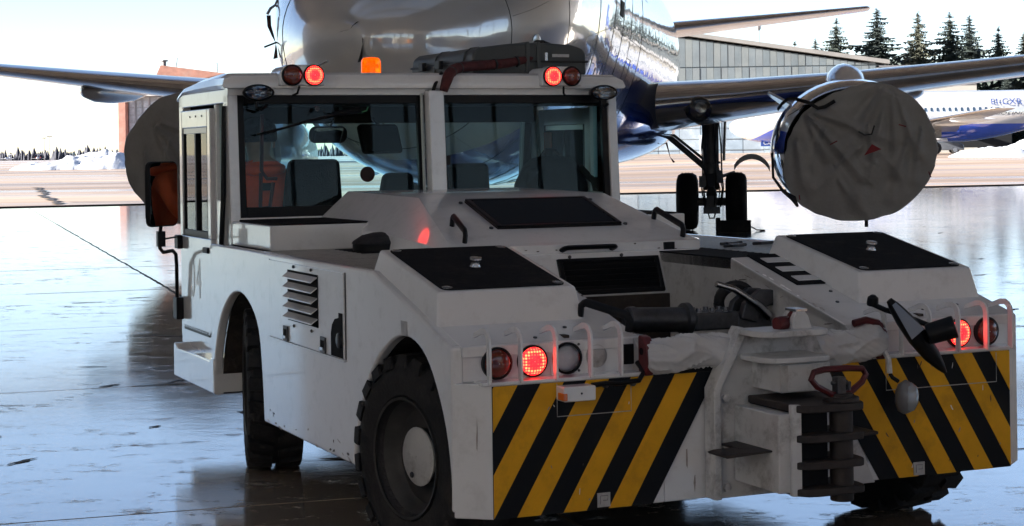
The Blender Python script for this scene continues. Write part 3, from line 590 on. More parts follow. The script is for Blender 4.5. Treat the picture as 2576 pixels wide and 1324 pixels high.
def build_airliner(root):
    m = MB(); rings = [[fus_pt(s, 2 * math.pi * k / NR) for k in range(NR)] for s in SS]; m.loft(rings)
    fus = m.build('fuselage', LIVERY, root, smooth=60)
    for s in (1.28, 6.3, 9.6): seam_ring(s).build('seam', SEAM, fus)
    # windscreen panes
    for sg in (1, -1):
        for (s0, s1, s2, s3, a0, a1) in ((1.72, 2.42, 1.78, 2.44, 84, 57), (1.82, 2.46, 2.12, 2.62, 54, 38), (2.2, 2.66, 2.75, 2.95, 36, 27)):
            q = []
            for k in range(5):
                t = k / 4; aa = R(a0 + (a1 - a0) * t); f = lambda a_: a_ if sg > 0 else math.pi - a_
                q.append((fus_pt(s0 + (s2 - s0) * t, f(aa), .012), fus_pt(s1 + (s3 - s1) * t, f(aa), .012)))
            mm = MB(); mm.loft([[a, b] for a, b in q], cap=False, closed=False); mm.build('windscreen_pane', mat('cockpit_glass', (.02, .03, .045), .06, coat=1.), fus, smooth=60)
    # wing to body fairing
    m = MB(); rg = []
    for k in range(25):
        t = k / 24; s = 9.6 + 11.4 * t; w = math.sin(math.pi * min(1, max(0, t)) ) ** .5 if 0 < t < 1 else .02
        rg.append([(2.06 * w * math.cos(2*math.pi*q/28) * (1 if abs(math.cos(2*math.pi*q/28)) < .9 else 1), s, 1.92 + (.80 * w * math.sin(2*math.pi*q/28) if math.sin(2*math.pi*q/28) < 0 else .75 * w * math.sin(2*math.pi*q/28))) for q in range(28)])
    m.loft(rg); m.build('belly_fairing', NACB, root, smooth=60)
    for sg in (1, -1):
        # wings
        m = MB(); m.loft([wing_ring(*w, XS, 1, sg) for w in WS]); wing = m.build('wing', WINGM, root, smooth=50)
        m = MB(); m.loft([wing_ring(*w, 0, XS * 1.02, sg) for w in WS[1:4]]); m.build('leading_edge', SLATM, wing, smooth=60)
        m = MB(); m.loft([wing_ring(*w, 0, XS * 1.02, sg) for w in WS[3:]]); m.build('slat', SLATM, wing, smooth=60)
        for k, (l, s0, z0) in enumerate(((6.2, 15.6, 2.50), (9.1, 16.2, 2.72))):
            m = MB(); m.lathe([(.02, 0), (.13, .2), (.21, .7), (.235, 1.5), (.20, 2.5), (.10, 3.3), (.02, 3.7)], (sg * l, s0, z0), (0, 1, .02), 18); m.build('flap_fairing', NACW, wing, smooth=60)
        m = MB(); m.lathe([(.21, 0), (.19, .05), (.12, .09), (.01, .11)], (sg * 2.55, 12.27, 2.1), (sg * -.05, -1, .22), 20); ll = m.build('landing_light', mat('landing_light_glass', (.03, .03, .028), .08, coat=1.), wing, smooth=60)
        m = MB(); m.lathe([(.10, 0), (.09, .05), (.01, .07)], (sg * 2.6, 12.20, 2.11), (sg * -.05, -1, .22), 14); m.build('lens', mat('light_reflector', (.3, .3, .28), .2, .8), ll)
        # engine pylon
        m = MB(); rg = []
        for k, (s, w, z0, z1) in enumerate(((10.9, .03, 2.30, 2.38), (11.3, .22, 2.2, 2.58), (12.0, .30, 2.1, 2.74), (12.9, .31, 2.0, 2.80), (13.7, .28, 1.95, 2.76), (14.6, .2, 1.9, 2.6), (16.0, .1, 1.9, 2.2))):
            rg.append([(sg * 4.83 + w * math.cos(2*math.pi*q/20), s, (z0+z1)/2 + (z1-z0)/2 * math.sin(2*math.pi*q/20)) for q in range(20)])
        m.loft(rg); m.build('engine_pylon', NACW, root, smooth=60)
        # nacelle: flattened underneath
        def nring(s, r, n=44):
            out = []
            for k in range(n):
                a = 2*math.pi*k/n; c, sn = math.cos(a), math.sin(a)
                out.append((sg * 4.83 + 1.135 * r * math.copysign(abs(c) ** (.88 if sn < 0 else 1), c), s, 1.43 + r * (1.02 * sn if sn >= 0 else -.98 * abs(sn) ** 1.15)))
            return out
        m = MB(); m.loft([nring(s, r) for s, r in ((10.28, .985), (10.6, 1.02), (11.1, 1.035), (11.8, 1.01), (12.6, .94), (13.4, .83), (13.9, .74))], cap=False); nac = m.build('nacelle', NACB if sg > 0 else NACW, root, smooth=60)
        m = MB(); m.loft([nring(s, r) for s, r in ((10.28, .985), (10.12, .95), (10.02, .90), (10.0, .865), (10.03, .83), (10.12, .80), (10.4, .775))], cap=False); m.build('inlet_lip', LIPM, nac, smooth=60)
        m = MB(); m.loft([nring(s, r) for s, r in ((10.4, .775), (11.2, .76))]); m.build('fan_duct', DARK, nac, smooth=60)
        m = MB(); m.loft([nring(s, r) for s, r in ((13.3, .62), (14.4, .5), (15.2, .36), (15.9, .05))]); m.build('core_nozzle', STEEL, nac, smooth=60)
        m = MB(); m.hexa([(sg*4.83 - sg*.86, 10.75, 2.10), (sg*4.83 - sg*.92, 11.7, 2.06), (sg*4.83 - sg*1.22, 11.75, 2.30), (sg*4.83 - sg*1.2, 11.2, 2.30)], [(sg*4.83 - sg*.84, 10.75, 2.13), (sg*4.83 - sg*.9, 11.7, 2.09), (sg*4.83 - sg*1.2, 11.75, 2.33), (sg*4.83 - sg*1.18, 11.2, 2.33)]); m.build('chine', NACW, nac, bevel=.005)
        # main gear
        gx, gy = sg * 2.62, 16.6
        g = bpy.data.objects.new('main_gear', None); C.objects.link(g); g.parent = root; g.location = (gx, gy, 0)
        m = MB(); m.cyl((0, 0, .72), (-sg*.02, .06, 2.15), .135, .155, 18); m.cyl((0, 0, .48), (0, 0, .80), .085, n=14); m.cyl((0, 0, .86), (0, 0, .95), .17, n=18); m.cyl((0, 0, 1.2), (0, 0, 1.24), .165, n=18); m.box(-.09, .09, -.13, .13, .4, .66); m.build('strut', GEARM, g, bevel=.006)
        m = MB(); m.cyl((-.36, 0, .51), (.36, 0, .51), .075, n=14); m.build('axle', GEARM, g)
        m = MB(); m.tube([(-sg*.10, -.02, 1.12), (-sg*1.05, .05, 1.95)], .055, 10); m.tube([(-sg*.16, -.05, 1.3), (-sg*1.0, .0, 2.0)], .025, 8); m.build('side_brace', GEARM, g)
        m = MB(); m.hexa([(-.1, -.15, .62), (.1, -.15, .62), (.05, -.34, .78), (-.05, -.34, .78)], [(-.1, -.13, .66), (.1, -.13, .66), (.05, -.31, .81), (-.05, -.31, .81)]); m.hexa([(-.05, -.34, .78), (.05, -.34, .78), (.1, -.16, 1.0), (-.1, -.16, 1.0)], [(-.05, -.31, .81), (.05, -.31, .81), (.1, -.13, 1.02), (-.1, -.13, 1.02)]); m.build('torque_link', GEARM, g, bevel=.006)
        m = MB(); rq = random.Random(4)
        for k in range(9):
            x = rq.uniform(-.17, .17); m.tube([(x, -.16, 2.0), (x + rq.uniform(-.06, .06), -.2, 1.5), (x + rq.uniform(-.08, .08), -.19, 1.05), (x * 1.5, -.2, .75), (x * 1.1, -.14, .42)], .011, 5)
        m.box(-.22, -.1, -.24, -.1, .78, .98); m.box(.1, .2, -.22, -.1, .85, 1.08); m.box(-.15, .15, -.2, -.1, .3, .42); m.tube([(-.06, -.15, .3), (-.04, -.2, .22), (.04, -.2, .22), (.06, -.15, .3)], .015, 6); m.build('hydraulic_lines', STEEL, g)
        for wx in (-.44, .44):
            m = MB(); m.lathe([(.255, -.185), (.40, -.19), (.475, -.165), (.513, -.10), (.52, 0), (.513, .10), (.475, .165), (.40, .19), (.255, .185)], (wx, 0, .52), (1, 0, 0), 40, cap=False)
            for gz in (-.08, -.028, .028, .08): pass
            w_ = m.build('wheel', RUBBER, g, smooth=50)
            m = MB()
            for gz in (-.09, -.03, .03, .09): m.lathe([(.5205, gz - .006), (.524, gz - .006), (.524, gz + .006), (.5205, gz + .006)], (wx, 0, .52), (1, 0, 0), 40, cap=False)
            m.build('tread_groove', STRAP, w_)
            m = MB(); m.lathe([(.26, -.16), (.24, -.12), (.1, -.08), (.1, .08), (.24, .12), (.26, .16)], (wx, 0, .52), (1, 0, 0), 24); m.build('rim', GEARM, w_)
        m = MB(); rg = []
        for k in range(11):
            a = R(150 - 125 * k / 10); rg.append([(sg * (.62 + .36 * math.cos(a)) + sg*.1, y_, .92 + .40 * math.sin(a) + o_) for y_, o_ in ((-.1, -.05), (.9, 0), (.9, .03), (-.1, .05))])
        m.loft(rg); m.tube([(sg * .16, -.05, .96), (sg * .42, 0, 1.04)], .03, 8); m.build('gear_door', NACW, g, smooth=50)
        m = MB(); m.hexa([(sg*.2, -.02, 1.25), (sg*.24, -.02, 1.25), (sg*.24, .6, 1.25), (sg*.2, .6, 1.25)], [(sg*.24, -.02, 2.2), (sg*.28, -.02, 2.2), (sg*.28, .6, 2.2), (sg*.24, .6, 2.2)]); m.build('leg_door', GEARM, g)
        # tailplane
        m = MB(); m.loft([wing_ring(l, s, c_, z, t, 0, 1, sg) for l, s, c_, z, t in ((.3, 28.2, 3.6, 4.35, .10), (1.0, 28.6, 3.3, 4.46, .10), (3.6, 30.2, 2.2, 4.78, .09), (6.3, 31.8, 1.15, 5.10, .09), (6.4, 32.0, .8, 5.11, .05))]); m.build('tailplane', SLATM, root, smooth=50)
    # fin
    m = MB(); m.loft([[(y * c_ * t, s + x * c_, z) for x, y in AF] + [(-y * c_ * t, s + x * c_, z) for x, y in AF[-2:0:-1]] for z, s, c_, t in ((5.0, 24.6, 7.6, .07), (6.2, 26.6, 5.6, .09), (8.8, 28.9, 4.2, .09), (11.1, 31.0, 2.9, .08))]); m.build('fin', NACB, root, smooth=50)
    # nose gear
    g = bpy.data.objects.new('nose_gear', None); C.objects.link(g); g.parent = root; g.location = (0, 4.0, 0)
    m = MB(); m.cyl((0, 0, .35), (0, .15, 1.6), .075, n=14); m.cyl((-.2, 0, .34), (.2, 0, .34), .05, n=10); m.build('strut', GEARM, g)
    for wx in (-.2, .2):
        m = MB(); m.lathe([(.17, -.09), (.28, -.1), (.335, -.06), (.343, 0), (.335, .06), (.28, .1), (.17, .09)], (wx, 0, .343), (1, 0, 0), 28); m.build('wheel', RUBBER, g, smooth=50)
    return fus
air = empty('airliner', (-1.3, 16.3, 0), R(-8), 'white and blue twin jet airliner facing the tractor, nose towards the camera', 'airplane')
fus1 = build_airliner(air)
# ---- the parked jet shares every mesh with it
pj = copy_tree(air); pj.location = (18.3, 150.5, .62); pj.rotation_euler = (0, 0, R(-88.5)); pj.name = 'parked_airliner'
pj['label'] = 'white jet parked far right with blue belly and cabin windows, seen side on'
pfus = [c for c in pj.children if c.name.startswith('fuselage')][0]
# nose details of the near airliner only
def strip(pts, off, r): m = MB(); m.tube([fus_pt(s, R(a), off) for s, a in pts], r, 6); return m
for a_ in (8, -12, -38, -62):
    m = MB(); m.tube([fus_pt(1.32 + k * .25, R(a_), .0) for k in range(40)], .0028, 4); m.build('lap_joint', mat('hatch_line', (.16, .16, .16), .7), fus1)
for s_ in (2.6, 3.9, 5.1, 7.6): seam_ring(s_, -85, 25, .0028).build('panel_joint', MATS['hatch_line'], fus1)
for pts in (((.30, -20), (.55, -22), (.85, -23), (1.15, -24)), ((.25, 205), (.5, 203), (.8, 202), (1.15, 201)), ((.12, 268), (.4, 268), (.8, 269), (1.1, 270))):
    strip(pts, .008, .012).build('lightning_strip', BRIGHT, fus1)
p = fus_pt(1.75, R(-8)); n_ = Vector((.93, -.35, -.12)).normalized()
m = MB(); m.lathe([(.085, 0), (.085, .012), (.07, .018)], p, n_, 20); m.build('vane_plate', BRIGHT, fus1)
m = MB(); m.cyl(p, p + n_ * .09, .03, n=10); m.tube([p + n_ * .09, p + n_ * .12 + Vector((.05, .09, -.02)), p + n_ * .14 + Vector((.12, .2, -.05))], [.026, .02, .006], 6); m.build('angle_vane', STRAP, fus1)
for s, a, w, h in ((4.3, -22, .5, .28), (7.6, -18, .7, .5)):
    pts = [(s, a), (s + w, a), (s + w, a - h * 30), (s, a - h * 30), (s, a)]; path = []
    for (s0, a0), (s1, a1) in zip(pts, pts[1:]): path += [fus_pt(s0 + (s1-s0)*k/6, R(a0 + (a1-a0)*k/6), .001) for k in range(6)]
    m = MB(); m.tube(path, .0035, 4); m.build('access_hatch', mat('hatch_line', (.16, .16, .16), .7), fus1)
m = MB(); m.hexa(*[[fus_pt(s, R(a), o_) for s, a in ((5.64, -3), (6.1, -3), (6.1, -7.5), (5.64, -7.5))] for o_ in (-.02, .008)]); m.build('vent_recess', SEAM, fus1)
m = MB(); m.tube([(1.2, 9.2, 1.12), (1.21, 9.22, .86)], [.02, .012], 6); m.build('drain_mast', BRIGHT, air)
# cabin windows, flag and registration of the parked jet
CWIN = mat('cabin_window', (.035, .06, .09), .12, coat=1.)
cw = MB()
def wz(s): return 3.72
def surf(s, z, off): # point on the left flank at height z
    hw, zb, zt, zw = fus_dims(s); sn = (z - zw) / (zt - zw); return Vector(((hw + off) * math.sqrt(max(0, 1 - sn * sn)), s, z))
w0 = None
for k in range(44):
    s = 6.0 + k * .508
    if s > 23.2: break
    if w0 is None:
        m = MB(); pts = [(.105 * math.copysign(abs(math.cos(t)) ** .6, math.cos(t)), .165 * math.copysign(abs(math.sin(t)) ** .6, math.sin(t))) for t in [2*math.pi*q/14 for q in range(14)]]; m.prism(pts, 'x', -.02, .012); w0 = m.build('cabin_window', CWIN, pfus, smooth=0); o = w0
    else: o = inst(w0, pfus)
    if s > 21: o.location = surf(s, 3.74, 0)
    else: o.location = surf(s, 3.74, 0)
    o.rotation_euler = (0, R(-14), 0)
PBLUE = mat('registration_blue', (.02, .05, .2), .4)
o = text('registration', 'EI-CXR', .78, PBLUE, pfus, surf(23.0, 4.32, .14), (R(90), 0, R(90))); o.rotation_mode = 'XYZ'; o.rotation_euler = (R(64), 0, R(90))
o = text('type_marking', 'BOEING 737-300', .34, mat('marking_black', (.02, .02, .03), .5), pfus, surf(24.6, 3.35, .16), (R(88), 0, R(90)), shear=.35, squeeze=1.9)
for k, c in enumerate(((.7, .7, .72), (.03, .06, .35), (.45, .03, .03))):
    m = MB(); z = 4.62 - k * .13; a, b = surf(5.3, z, .012), surf(5.8, z, .012); m.hexa([a, b, b + Vector((.01, 0, -.13)), a + Vector((.01, 0, -.13))], [a + Vector((.015, 0, 0)), b + Vector((.015, 0, 0)), b + Vector((.025, 0, -.13)), a + Vector((.025, 0, -.13))]); m.build('flag_stripe', mat('flag_%d' % k, c, .5), pfus, smooth=0)
m = MB(); m.box(.32, .36, 2.6, 3.9, .88, 1.42); dr = m.build('nose_gear_door', PBLUE, pj, smooth=0)
text('door_marking', 'CXR', .42, NACW, dr, (.38, 3.25, 1.15), (R(90), 0, R(90)))

# ---- engine covers, straps and flags
def engine_cover(sg, label, seed):
    e = empty('engine_cover', (0, 0, 0), 0, label, 'engine cover', 'engine covers of the airliner'); e.location = air.matrix_basis @ Vector((sg * 4.83, 10.0, .45)); e.rotation_euler = air.rotation_euler
    NA, NRR = 150, 60; vs, fs = [], []
    def outline(a):
        # how far the cloth reaches, in fractions of the nacelle outline; on the near engine it leaves the upper left lip bare
        if sg < 0: return 1.03 + .012 * math.sin(9 * a + 1)
        d_ = (math.degrees(a) - 142 + 180) % 360 - 180
        return 1.03 - .22 * math.exp(-(d_ / 62) ** 4) + .004 * math.sin(11 * a) + .003 * math.sin(23 * a + 2)
    FOLDS = [(-.62, .50, .10, -.35, .075, .05), (-.66, .46, -.35, -.1, .06, .045), (-.55, .55, .5, .15, .05, .05), (.45, .82, -.05, .05, .07, .07), (.50, .80, .25, -.2, .05, .05), (.55, .78, .62, -.3, .055, .05), (.62, .72, .9, -.05, .05, .04), (.05, .0, -.5, -.55, .04, .07), (.3, -.2, .05, -.75, .035, .06), (.75, .1, .55, -.7, .05, .05), (-.8, .1, -.7, -.5, .045, .05), (.2, .35, .28, -.1, .03, .03), (.95, .3, .85, -.45, .05, .035), (-.4, .3, -.55, -.2, .035, .04), (-.2, -.45, .1, -.85, .03, .05)]
    def folds(x, z):
        h = 0
        for x0, z0, x1, z1, amp, wd in FOLDS:
            dx, dz = x1 - x0, z1 - z0; L2 = dx*dx + dz*dz; u_ = ((x - x0)*dx + (z - z0)*dz) / L2; uc = max(0, min(1, u_)); d_ = ((x - x0)*dz - (z - z0)*dx) / math.sqrt(L2)
            e_ = math.hypot(x - x0 - uc*dx, z - z0 - uc*dz); ww = wd * (.7 + 1.1 * uc); g_ = math.exp(-(e_ / ww) ** 2) * (1 - .5 * uc)
            h += amp * g_ * (1 if d_ > 0 else .75) - amp * .45 * math.exp(-((e_ - ww * 1.8) / ww) ** 2) * (1 if d_ > 0 else 0)
        return h * 1.1
    for i in range(NRR + 1):
        t = i / NRR
        for k in range(NA):
            a = 2*math.pi*k/NA; c, sn = math.cos(a), math.sin(a); ro = outline(a)
            rr_ = ro * min(1, t * 1.12); back = max(0, t - .893) / .107 * (.34 if ro > .97 else .03)
            x = 1.135 * rr_ * math.copysign(abs(c) ** (.88 if sn < 0 else 1), c); z = rr_ * (1.02 * sn if sn >= 0 else -.98 * abs(sn) ** 1.15)
            p = Vector((x * 1.3, z * 1.3, seed))
            ridge = 1 - abs(noise.noise(Vector((x * 1.1 + z * .9 + seed, (z - x) * .35, seed * 2)))) * 2
            rad = noise.noise(Vector((a * 2.6, t * .8, seed + 3))) * t
            w = .03 * ridge ** 3 + .03 * noise.noise(p) + .03 * rad + .010 * noise.noise(p * 4) + folds(x, z)
            y = -.05 - .06 * (1 - t) - w * min(1, 1.2 - t * .4) + back
            if t > .86: x *= 1 + .014 * noise.noise(Vector((a * 7, seed, 1))); z *= 1 + .014 * noise.noise(Vector((a * 7, seed, 5)))
            vs.append((x, y, .98 + z))
    for i in range(NRR):
        for k in range(NA): j = (k+1) % NA; fs.append((i*NA+k, i*NA+j, (i+1)*NA+j, (i+1)*NA+k))
    m = MB(); m.add(vs, fs); o = m.build('cover_sheet', COVER, e, smooth=60)
    sd = o.modifiers.new('thickness', 'SOLIDIFY'); sd.thickness = .006
    return e
ec = engine_cover(1, 'wrinkled dark grey cloth cover on the right hand engine, upper left lip showing', 2.3)
el = engine_cover(-1, 'dark grey cover on the left hand engine, half hidden behind the cab', 6.1)
m = MB(); m.tube([(-.80, .0, 1.72), (-.92, -.02, 1.72), (-1.0, .12, 1.66), (-1.06, .3, 1.58)], .028, 6, sx=.3); m.tube([(-.80, 0, 1.72), (-.62, -.14, 1.66), (-.50, -.17, 1.58), (-.40, -.17, 1.60), (-.26, -.18, 1.68)], .03, 6, sx=.3); m.build('strap', STRAP, ec)
m = MB(); m.tube([(-1.15, .18, .95), (-1.14, .06, .60), (-1.0, -.06, .40), (-.86, -.12, .30), (-.80, -.15, .18)], [.02, .022, .026, .05, .02], 6, sx=.4); m.build('strap', STRAP, ec)
m = MB(); m.prism([(.24, 1.06), (.13, .90), (.37, .985)], 'y', -.30, -.29); m.build('red_flag', DKRED, ec, smooth=0)
m = MB(); m.tube([(.06, -.26, 1.24), (.14, -.27, 1.19), (.24, -.27, 1.20), (.28, -.25, 1.32)], .012, 5); m.build('pull_loop', STRAP, ec)
for q in (((-.34, 1.06), (-.24, 1.11)), ((.62, 1.33), (.72, 1.30)), ((-.78, .35), (-.77, .28)), ((1.03, .66), (1.06, .58))):
    m = MB(); m.tube([(q[0][0], -.27 + .1 * abs(q[0][0]) ** 2, q[0][1]), (q[1][0], -.27 + .1 * abs(q[1][0]) ** 2, q[1][1])], .008, 4); m.build('red_stitching', DKRED, ec)
m = MB(); m.box(.14, .19, -.02, .02, -.12, .0); m.build('hanging_tab', STRAP, ec)

# ---- chocks
ch = air.matrix_basis @ Vector((3.06, 16.05, 0))
e = empty('wheel_chock', ch, R(-8), 'black rubber chock in front of the right hand main wheel', 'chock')
m = MB(); m.prism([(-.1, 0), (.13, 0), (.05, .17), (-.06, .2)], 'x', -.30, .26); m.build('block', RUBBER, e, bevel=.01)
m = MB(); m.box(-.36, -.28, -.12, .1, 0, .24); m.build('end_plate', RUBBER, e, bevel=.01)
m = MB(); m.tube([(.26, 0, .08), (.36, -.02, .02), (.5, .05, .012), (.42, .12, .012)], .012, 5); m.build('rope', STRAP, e)

# ---- ribbons
def ribbon(m, path, w0, w1):
    P = [Vector(p) for p in path]; rg = []
    for i, p_ in enumerate(P):
        t = i / (len(P) - 1); w = w0 + (w1 - w0) * t; s = Vector((math.cos(i * .55), math.sin(i * .55) * .4, .2 * math.sin(i))) * w
        rg.append([p_ - s, p_ - s + Vector((0, .004, 0)), p_ + s + Vector((0, .004, 0)), p_ + s])
    m.loft(rg)
p = air.matrix_basis @ fus_pt(.42, R(100), .0); p = Vector((-1.365, 16.42, 2.70))
e = empty('nose_ribbon', p, 0, 'long black ribbon dangling from the nose of the airliner', 'ribbon')
m = MB(); ribbon(m, [(0, -.04, 0), (.006, -.08, -.06), (.02, -.10, -.15), (.016, -.12, -.22), (.006, -.12, -.30), (-.01, -.12, -.38)], .010, .022); m.build('tail', STRAP, e)
m = MB(); ribbon(m, [(0, -.04, 0), (-.03, -.07, -.01), (-.07, -.10, -.045), (-.10, -.12, -.085), (-.14, -.13, -.09), (-.185, -.13, -.105)], .010, .018); m.build('tail', STRAP, e)
m = MB(); m.cyl((0, 0, -.03), (0, -.03, .04), .008, n=6); m.build('pin', STEEL, e)
p = air.matrix_basis @ fus_pt(2.1, R(196), .0)
e = empty('probe_cover', (p.x - .05, p.y - .02, 2.98), 0, 'brown strap harness hanging off the left side of the nose', 'probe cover')
BRN = mat('brown_strap', (.07, .035, .035), .8, var=.3, vscale=20)
m = MB(); ribbon(m, [(-.07, 0, -.05), (-.065, 0, -.16), (-.03, 0, -.26), (0, 0, -.34), (.0, 0, -.42), (-.005, 0, -.5)], .022, .026); m.build('strap', BRN, e)
m = MB(); ribbon(m, [(.06, 0, -.05), (.06, 0, -.15), (.045, 0, -.26), (.02, 0, -.34), (.05, 0, -.42), (.075, 0, -.47)], .014, .018); m.build('strap', BRN, e)
m = MB(); m.tube([(-.085, 0, -.04), (-.05, 0, .02), (0, 0, .055), (.05, 0, .02), (.085, 0, -.02)], .016, 6); m.tube([(0, 0, .055), (.03, .04, .14), (.2, .12, .2)], .012, 6); m.build('clamp', BRIGHT, e)
m = MB(); m.tube([(-.12, 0, -.38), (0, 0, -.335), (.11, 0, -.325)], .010, 5); m.build('buckle', STRAP, e)
p = air.matrix_basis @ Vector((1.75, 16.5, 1.78))
e = empty('red_ribbon', p, 0, 'red warning ribbon tied to the brace of the main landing gear', 'ribbon')
m = MB(); ribbon(m, [(0, -.12, .1), (.02, -.14, -.05), (.07, -.15, -.25), (.12, -.15, -.45), (.19, -.15, -.55)], .03, .035); m.build('tail', DKRED, e)

# ---- vehicles under the parked jet
CARP = mat('car_grey', (.05, .055, .065), .3, coat=.8); TYR = RUBBER
def small_car(name, loc, rz, L_, H_, label, paint, kind):
    e = empty(name, loc, rz, label, kind)
    prof = [(-L_/2, .3), (-L_/2 + .05, .75), (-L_*.42, .95), (-L_*.25, 1.0), (-L_*.12, H_), (L_*.22, H_), (L_*.36, 1.02), (L_*.48, .9), (L_/2, .6), (L_/2 - .05, .3)] if kind == 'car' else [(-L_/2, .5), (-L_/2, H_), (L_*.2, H_), (L_*.2, H_*.8), (L_*.46, H_*.8), (L_/2, 1.1), (L_/2, .5)]
    m = MB(); m.prism(prof, 'y', -.85, .85); b_ = m.build('body', paint, e, bevel=.06)
    m = MB(); m.prism([(-L_*.22, 1.02), (-L_*.11, H_ - .08), (L_*.2, H_ - .08), (L_*.32, 1.02)] if kind == 'car' else [(L_*.24, H_*.5), (L_*.24, H_*.75), (L_*.44, H_*.75), (L_*.47, H_*.5)], 'y', -.87, .87); m.build('side_window', CWIN, e)
    for wx in (-L_*.31, L_*.31):
        for wy in (-.74, .74):
            m = MB(); m.lathe([(.2, -.1), (.31, -.1), (.33, -.05), (.33, .05), (.31, .1), (.2, .1)], (wx, wy, .33), (0, 1, 0), 20); w_ = m.build('wheel', TYR, e); m = MB(); m.lathe([(.2, -.06), (.2, .06)], (wx, wy + math.copysign(.06, wy), .33), (0, 1, 0), 12); m.build('rim', BRIGHT, w_)
    if kind != 'car':
        m = MB(); m.box(-L_*.3, L_*.1, -.88, -.85, 1.2, 1.42); m.build('yellow_band', mat('band_yellow', (.6, .6, .2), .5), e)
small_car('parked_car', (38.2, 160, .62), R(174), 4.2, 1.5, 'dark grey car standing under the wing of the parked jet', CARP, 'car')
small_car('service_truck', (43.0, 166, .62), R(180), 6.4, 2.2, 'dark service truck with pale yellow band behind the parked car', DARK, 'truck')

# ------------------------------------------------------------------ the tow tractor (local frame: x right, y forward, z up; origin on the ground under the rear bumper)
TUG = empty('tow_tractor', (.897, 6.359, 0), .412609, 'dirty white pushback tow tractor with black and yellow striped rear, towing vehicle in the foreground', 'tow tractor')
def bar(m, p0, p1, w, h, up=(0, 0, 1)):
    p0, p1 = Vector(p0), Vector(p1); t = (p1 - p0).normalized(); u = t.cross(Vector(up)).normalized(); n = u.cross(t).normalized()
    q = lambda p: [p - u*w/2 - n*h/2, p + u*w/2 - n*h/2, p + u*w/2 + n*h/2, p - u*w/2 + n*h/2]
    m.loft([q(p0), q(p1)]); return m
SW = 1.175
rear_arch = [(.105, .29), (.105, .42), (.146, .563), (.225, .69), (.32, .783), (.43, .829), (.55, .838), (.67, .81), (.82, .735), (.94, .632), (1.04, .485), (1.10, .36), (1.12, .288)]
front_arch = [(2.385, .288), (2.41, .50), (2.46, .69), (2.58, .79), (2.76, .843), (2.95, .815), (3.14, .695), (3.25, .52), (3.28, .40), (3.28, .30)]
def soften(pts):      # rounder arches: Catmull-Rom points between the measured ones
    out = []
    for i in range(len(pts) - 1):
        p0, p1, p2, p3 = (pts[max(0, min(len(pts) - 1, i + k))] for k in (-1, 0, 1, 2))
        for q in range(3):
            t = q / 3; out.append(tuple(.5 * (2*p1[c] + (p2[c]-p0[c])*t + (2*p0[c]-5*p1[c]+4*p2[c]-p3[c])*t*t + (3*p1[c]-p0[c]-3*p2[c]+p3[c])*t**3) for c in (0, 1)))
    return out + [pts[-1]]
rear_arch, front_arch = soften(rear_arch), soften(front_arch)
contour = [(.082, .29)] + rear_arch + front_arch + [(3.34, .30), (3.34, 1.053), (.877, 1.053), (.46, .946), (.082, .84)]
for s in (-1, 1):
    m = MB(); m.prism(contour, 'x', s * SW, s * (SW - .045)); m.build('side_panel', PAINT, TUG, bevel=.012, seg=3)
    # wheel wells (dark inner liners)
    for arch, y0, y1 in ((rear_arch, .1, 1.14), (front_arch, 2.37, 3.29)):
        m = MB(); pts = [(y, z + .004) for y, z in arch]; rg = [[(s * x, y, z) for y, z in pts] for x in (SW - .045, .74)]
        m.loft(rg, cap=False, closed=False); m.build('wheel_well', DIRTY, TUG, smooth=60)
    m = MB(); m.box(s * .74 - .01, s * .74 + .01, .1, 1.14, .3, .86); m.box(s * .74 - .01, s * .74 + .01, 2.37, 3.29, .3, .86); m.build('inner_liner', DIRTY, TUG, smooth=0)
# chassis
m = MB(); m.box(-.70, .70, .05, 4.3, .32, .60); m.box(-1.12, 1.12, 1.16, 2.36, .31, .66); m.build('chassis', DARK, TUG, smooth=0)
# ---- rear bumper plate with corner chamfers
XI_T, XI_B = .206, .469
for s in (-1, 1):
    m = MB(); m.prism([(s*1.065, 0), (s*1.172, .085), (s*1.13, .12), (s*1.05, .06), (s*.42, .06), (s*.42, 0)], 'z', .272, .722); m.build('rear_bumper', PAINT, TUG, bevel=.006)
m = MB(); m.box(-.42, .42, .004, .06, .272, .66); m.build('bumper_centre', PAINT, TUG, bevel=.004)
# hazard board: black sheet with separate yellow stripes
for s in (-1, 1):
    plate = [(s*1.065, .274), (s*XI_B, .274), (s*XI_T, .715), (s*1.065, .715)]
    m = MB(); m.prism(plate, 'y', -.004, 0.0); hz = m.build('hazard_board', HBLACK, TUG, smooth=0)
    k = 1; pitch = .0853; sh = XI_B - XI_T
    while True:
        xb0, xb1 = XI_B + pitch * k, XI_B + pitch * (k + 1)
        poly = [(s*xb0, .274), (s*xb1, .274), (s*(xb1 - sh), .715), (s*(xb0 - sh), .715)]
        poly = clip(poly, (lambda p: p[0] + 1.064) if s < 0 else (lambda p: 1.064 - p[0]))
        if len(poly) < 3: break
        m = MB(); m.prism(poly, 'y', -.0065, -.004); m.build('yellow_stripe', YELLOW, hz, smooth=0)
        k += 2
        if xb0 - sh > 1.07: break
# removable upper plate edges, stickers
for s, x0, x1, z0 in ((-1, -.83, -.55, .60), (1, .50, 1.0, .60)):
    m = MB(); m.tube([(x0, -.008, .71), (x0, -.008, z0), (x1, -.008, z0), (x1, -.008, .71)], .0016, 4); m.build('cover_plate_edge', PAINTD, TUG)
STK = mat('sticker', (.5, .5, .5), .5, var=.2, vscale=40)
for x, z in ((-.66, .305), (.641, .302)):
    m = MB(); m.box(x - .024, x + .024, -.010, -.0066, z - .024, z + .024); sk = m.build('sticker', STK, TUG, smooth=0)
    m = MB(); m.tube([(x - .014, -.0105, z - .014), (x - .014, -.0105, z + .014), (x + .014, -.0105, z + .014), (x + .014, -.0105, z - .002), (x - .004, -.0105, z - .002)], .0018, 4); m.build('emblem', mat('sticker_ink', (.25, .25, .26), .5), sk)
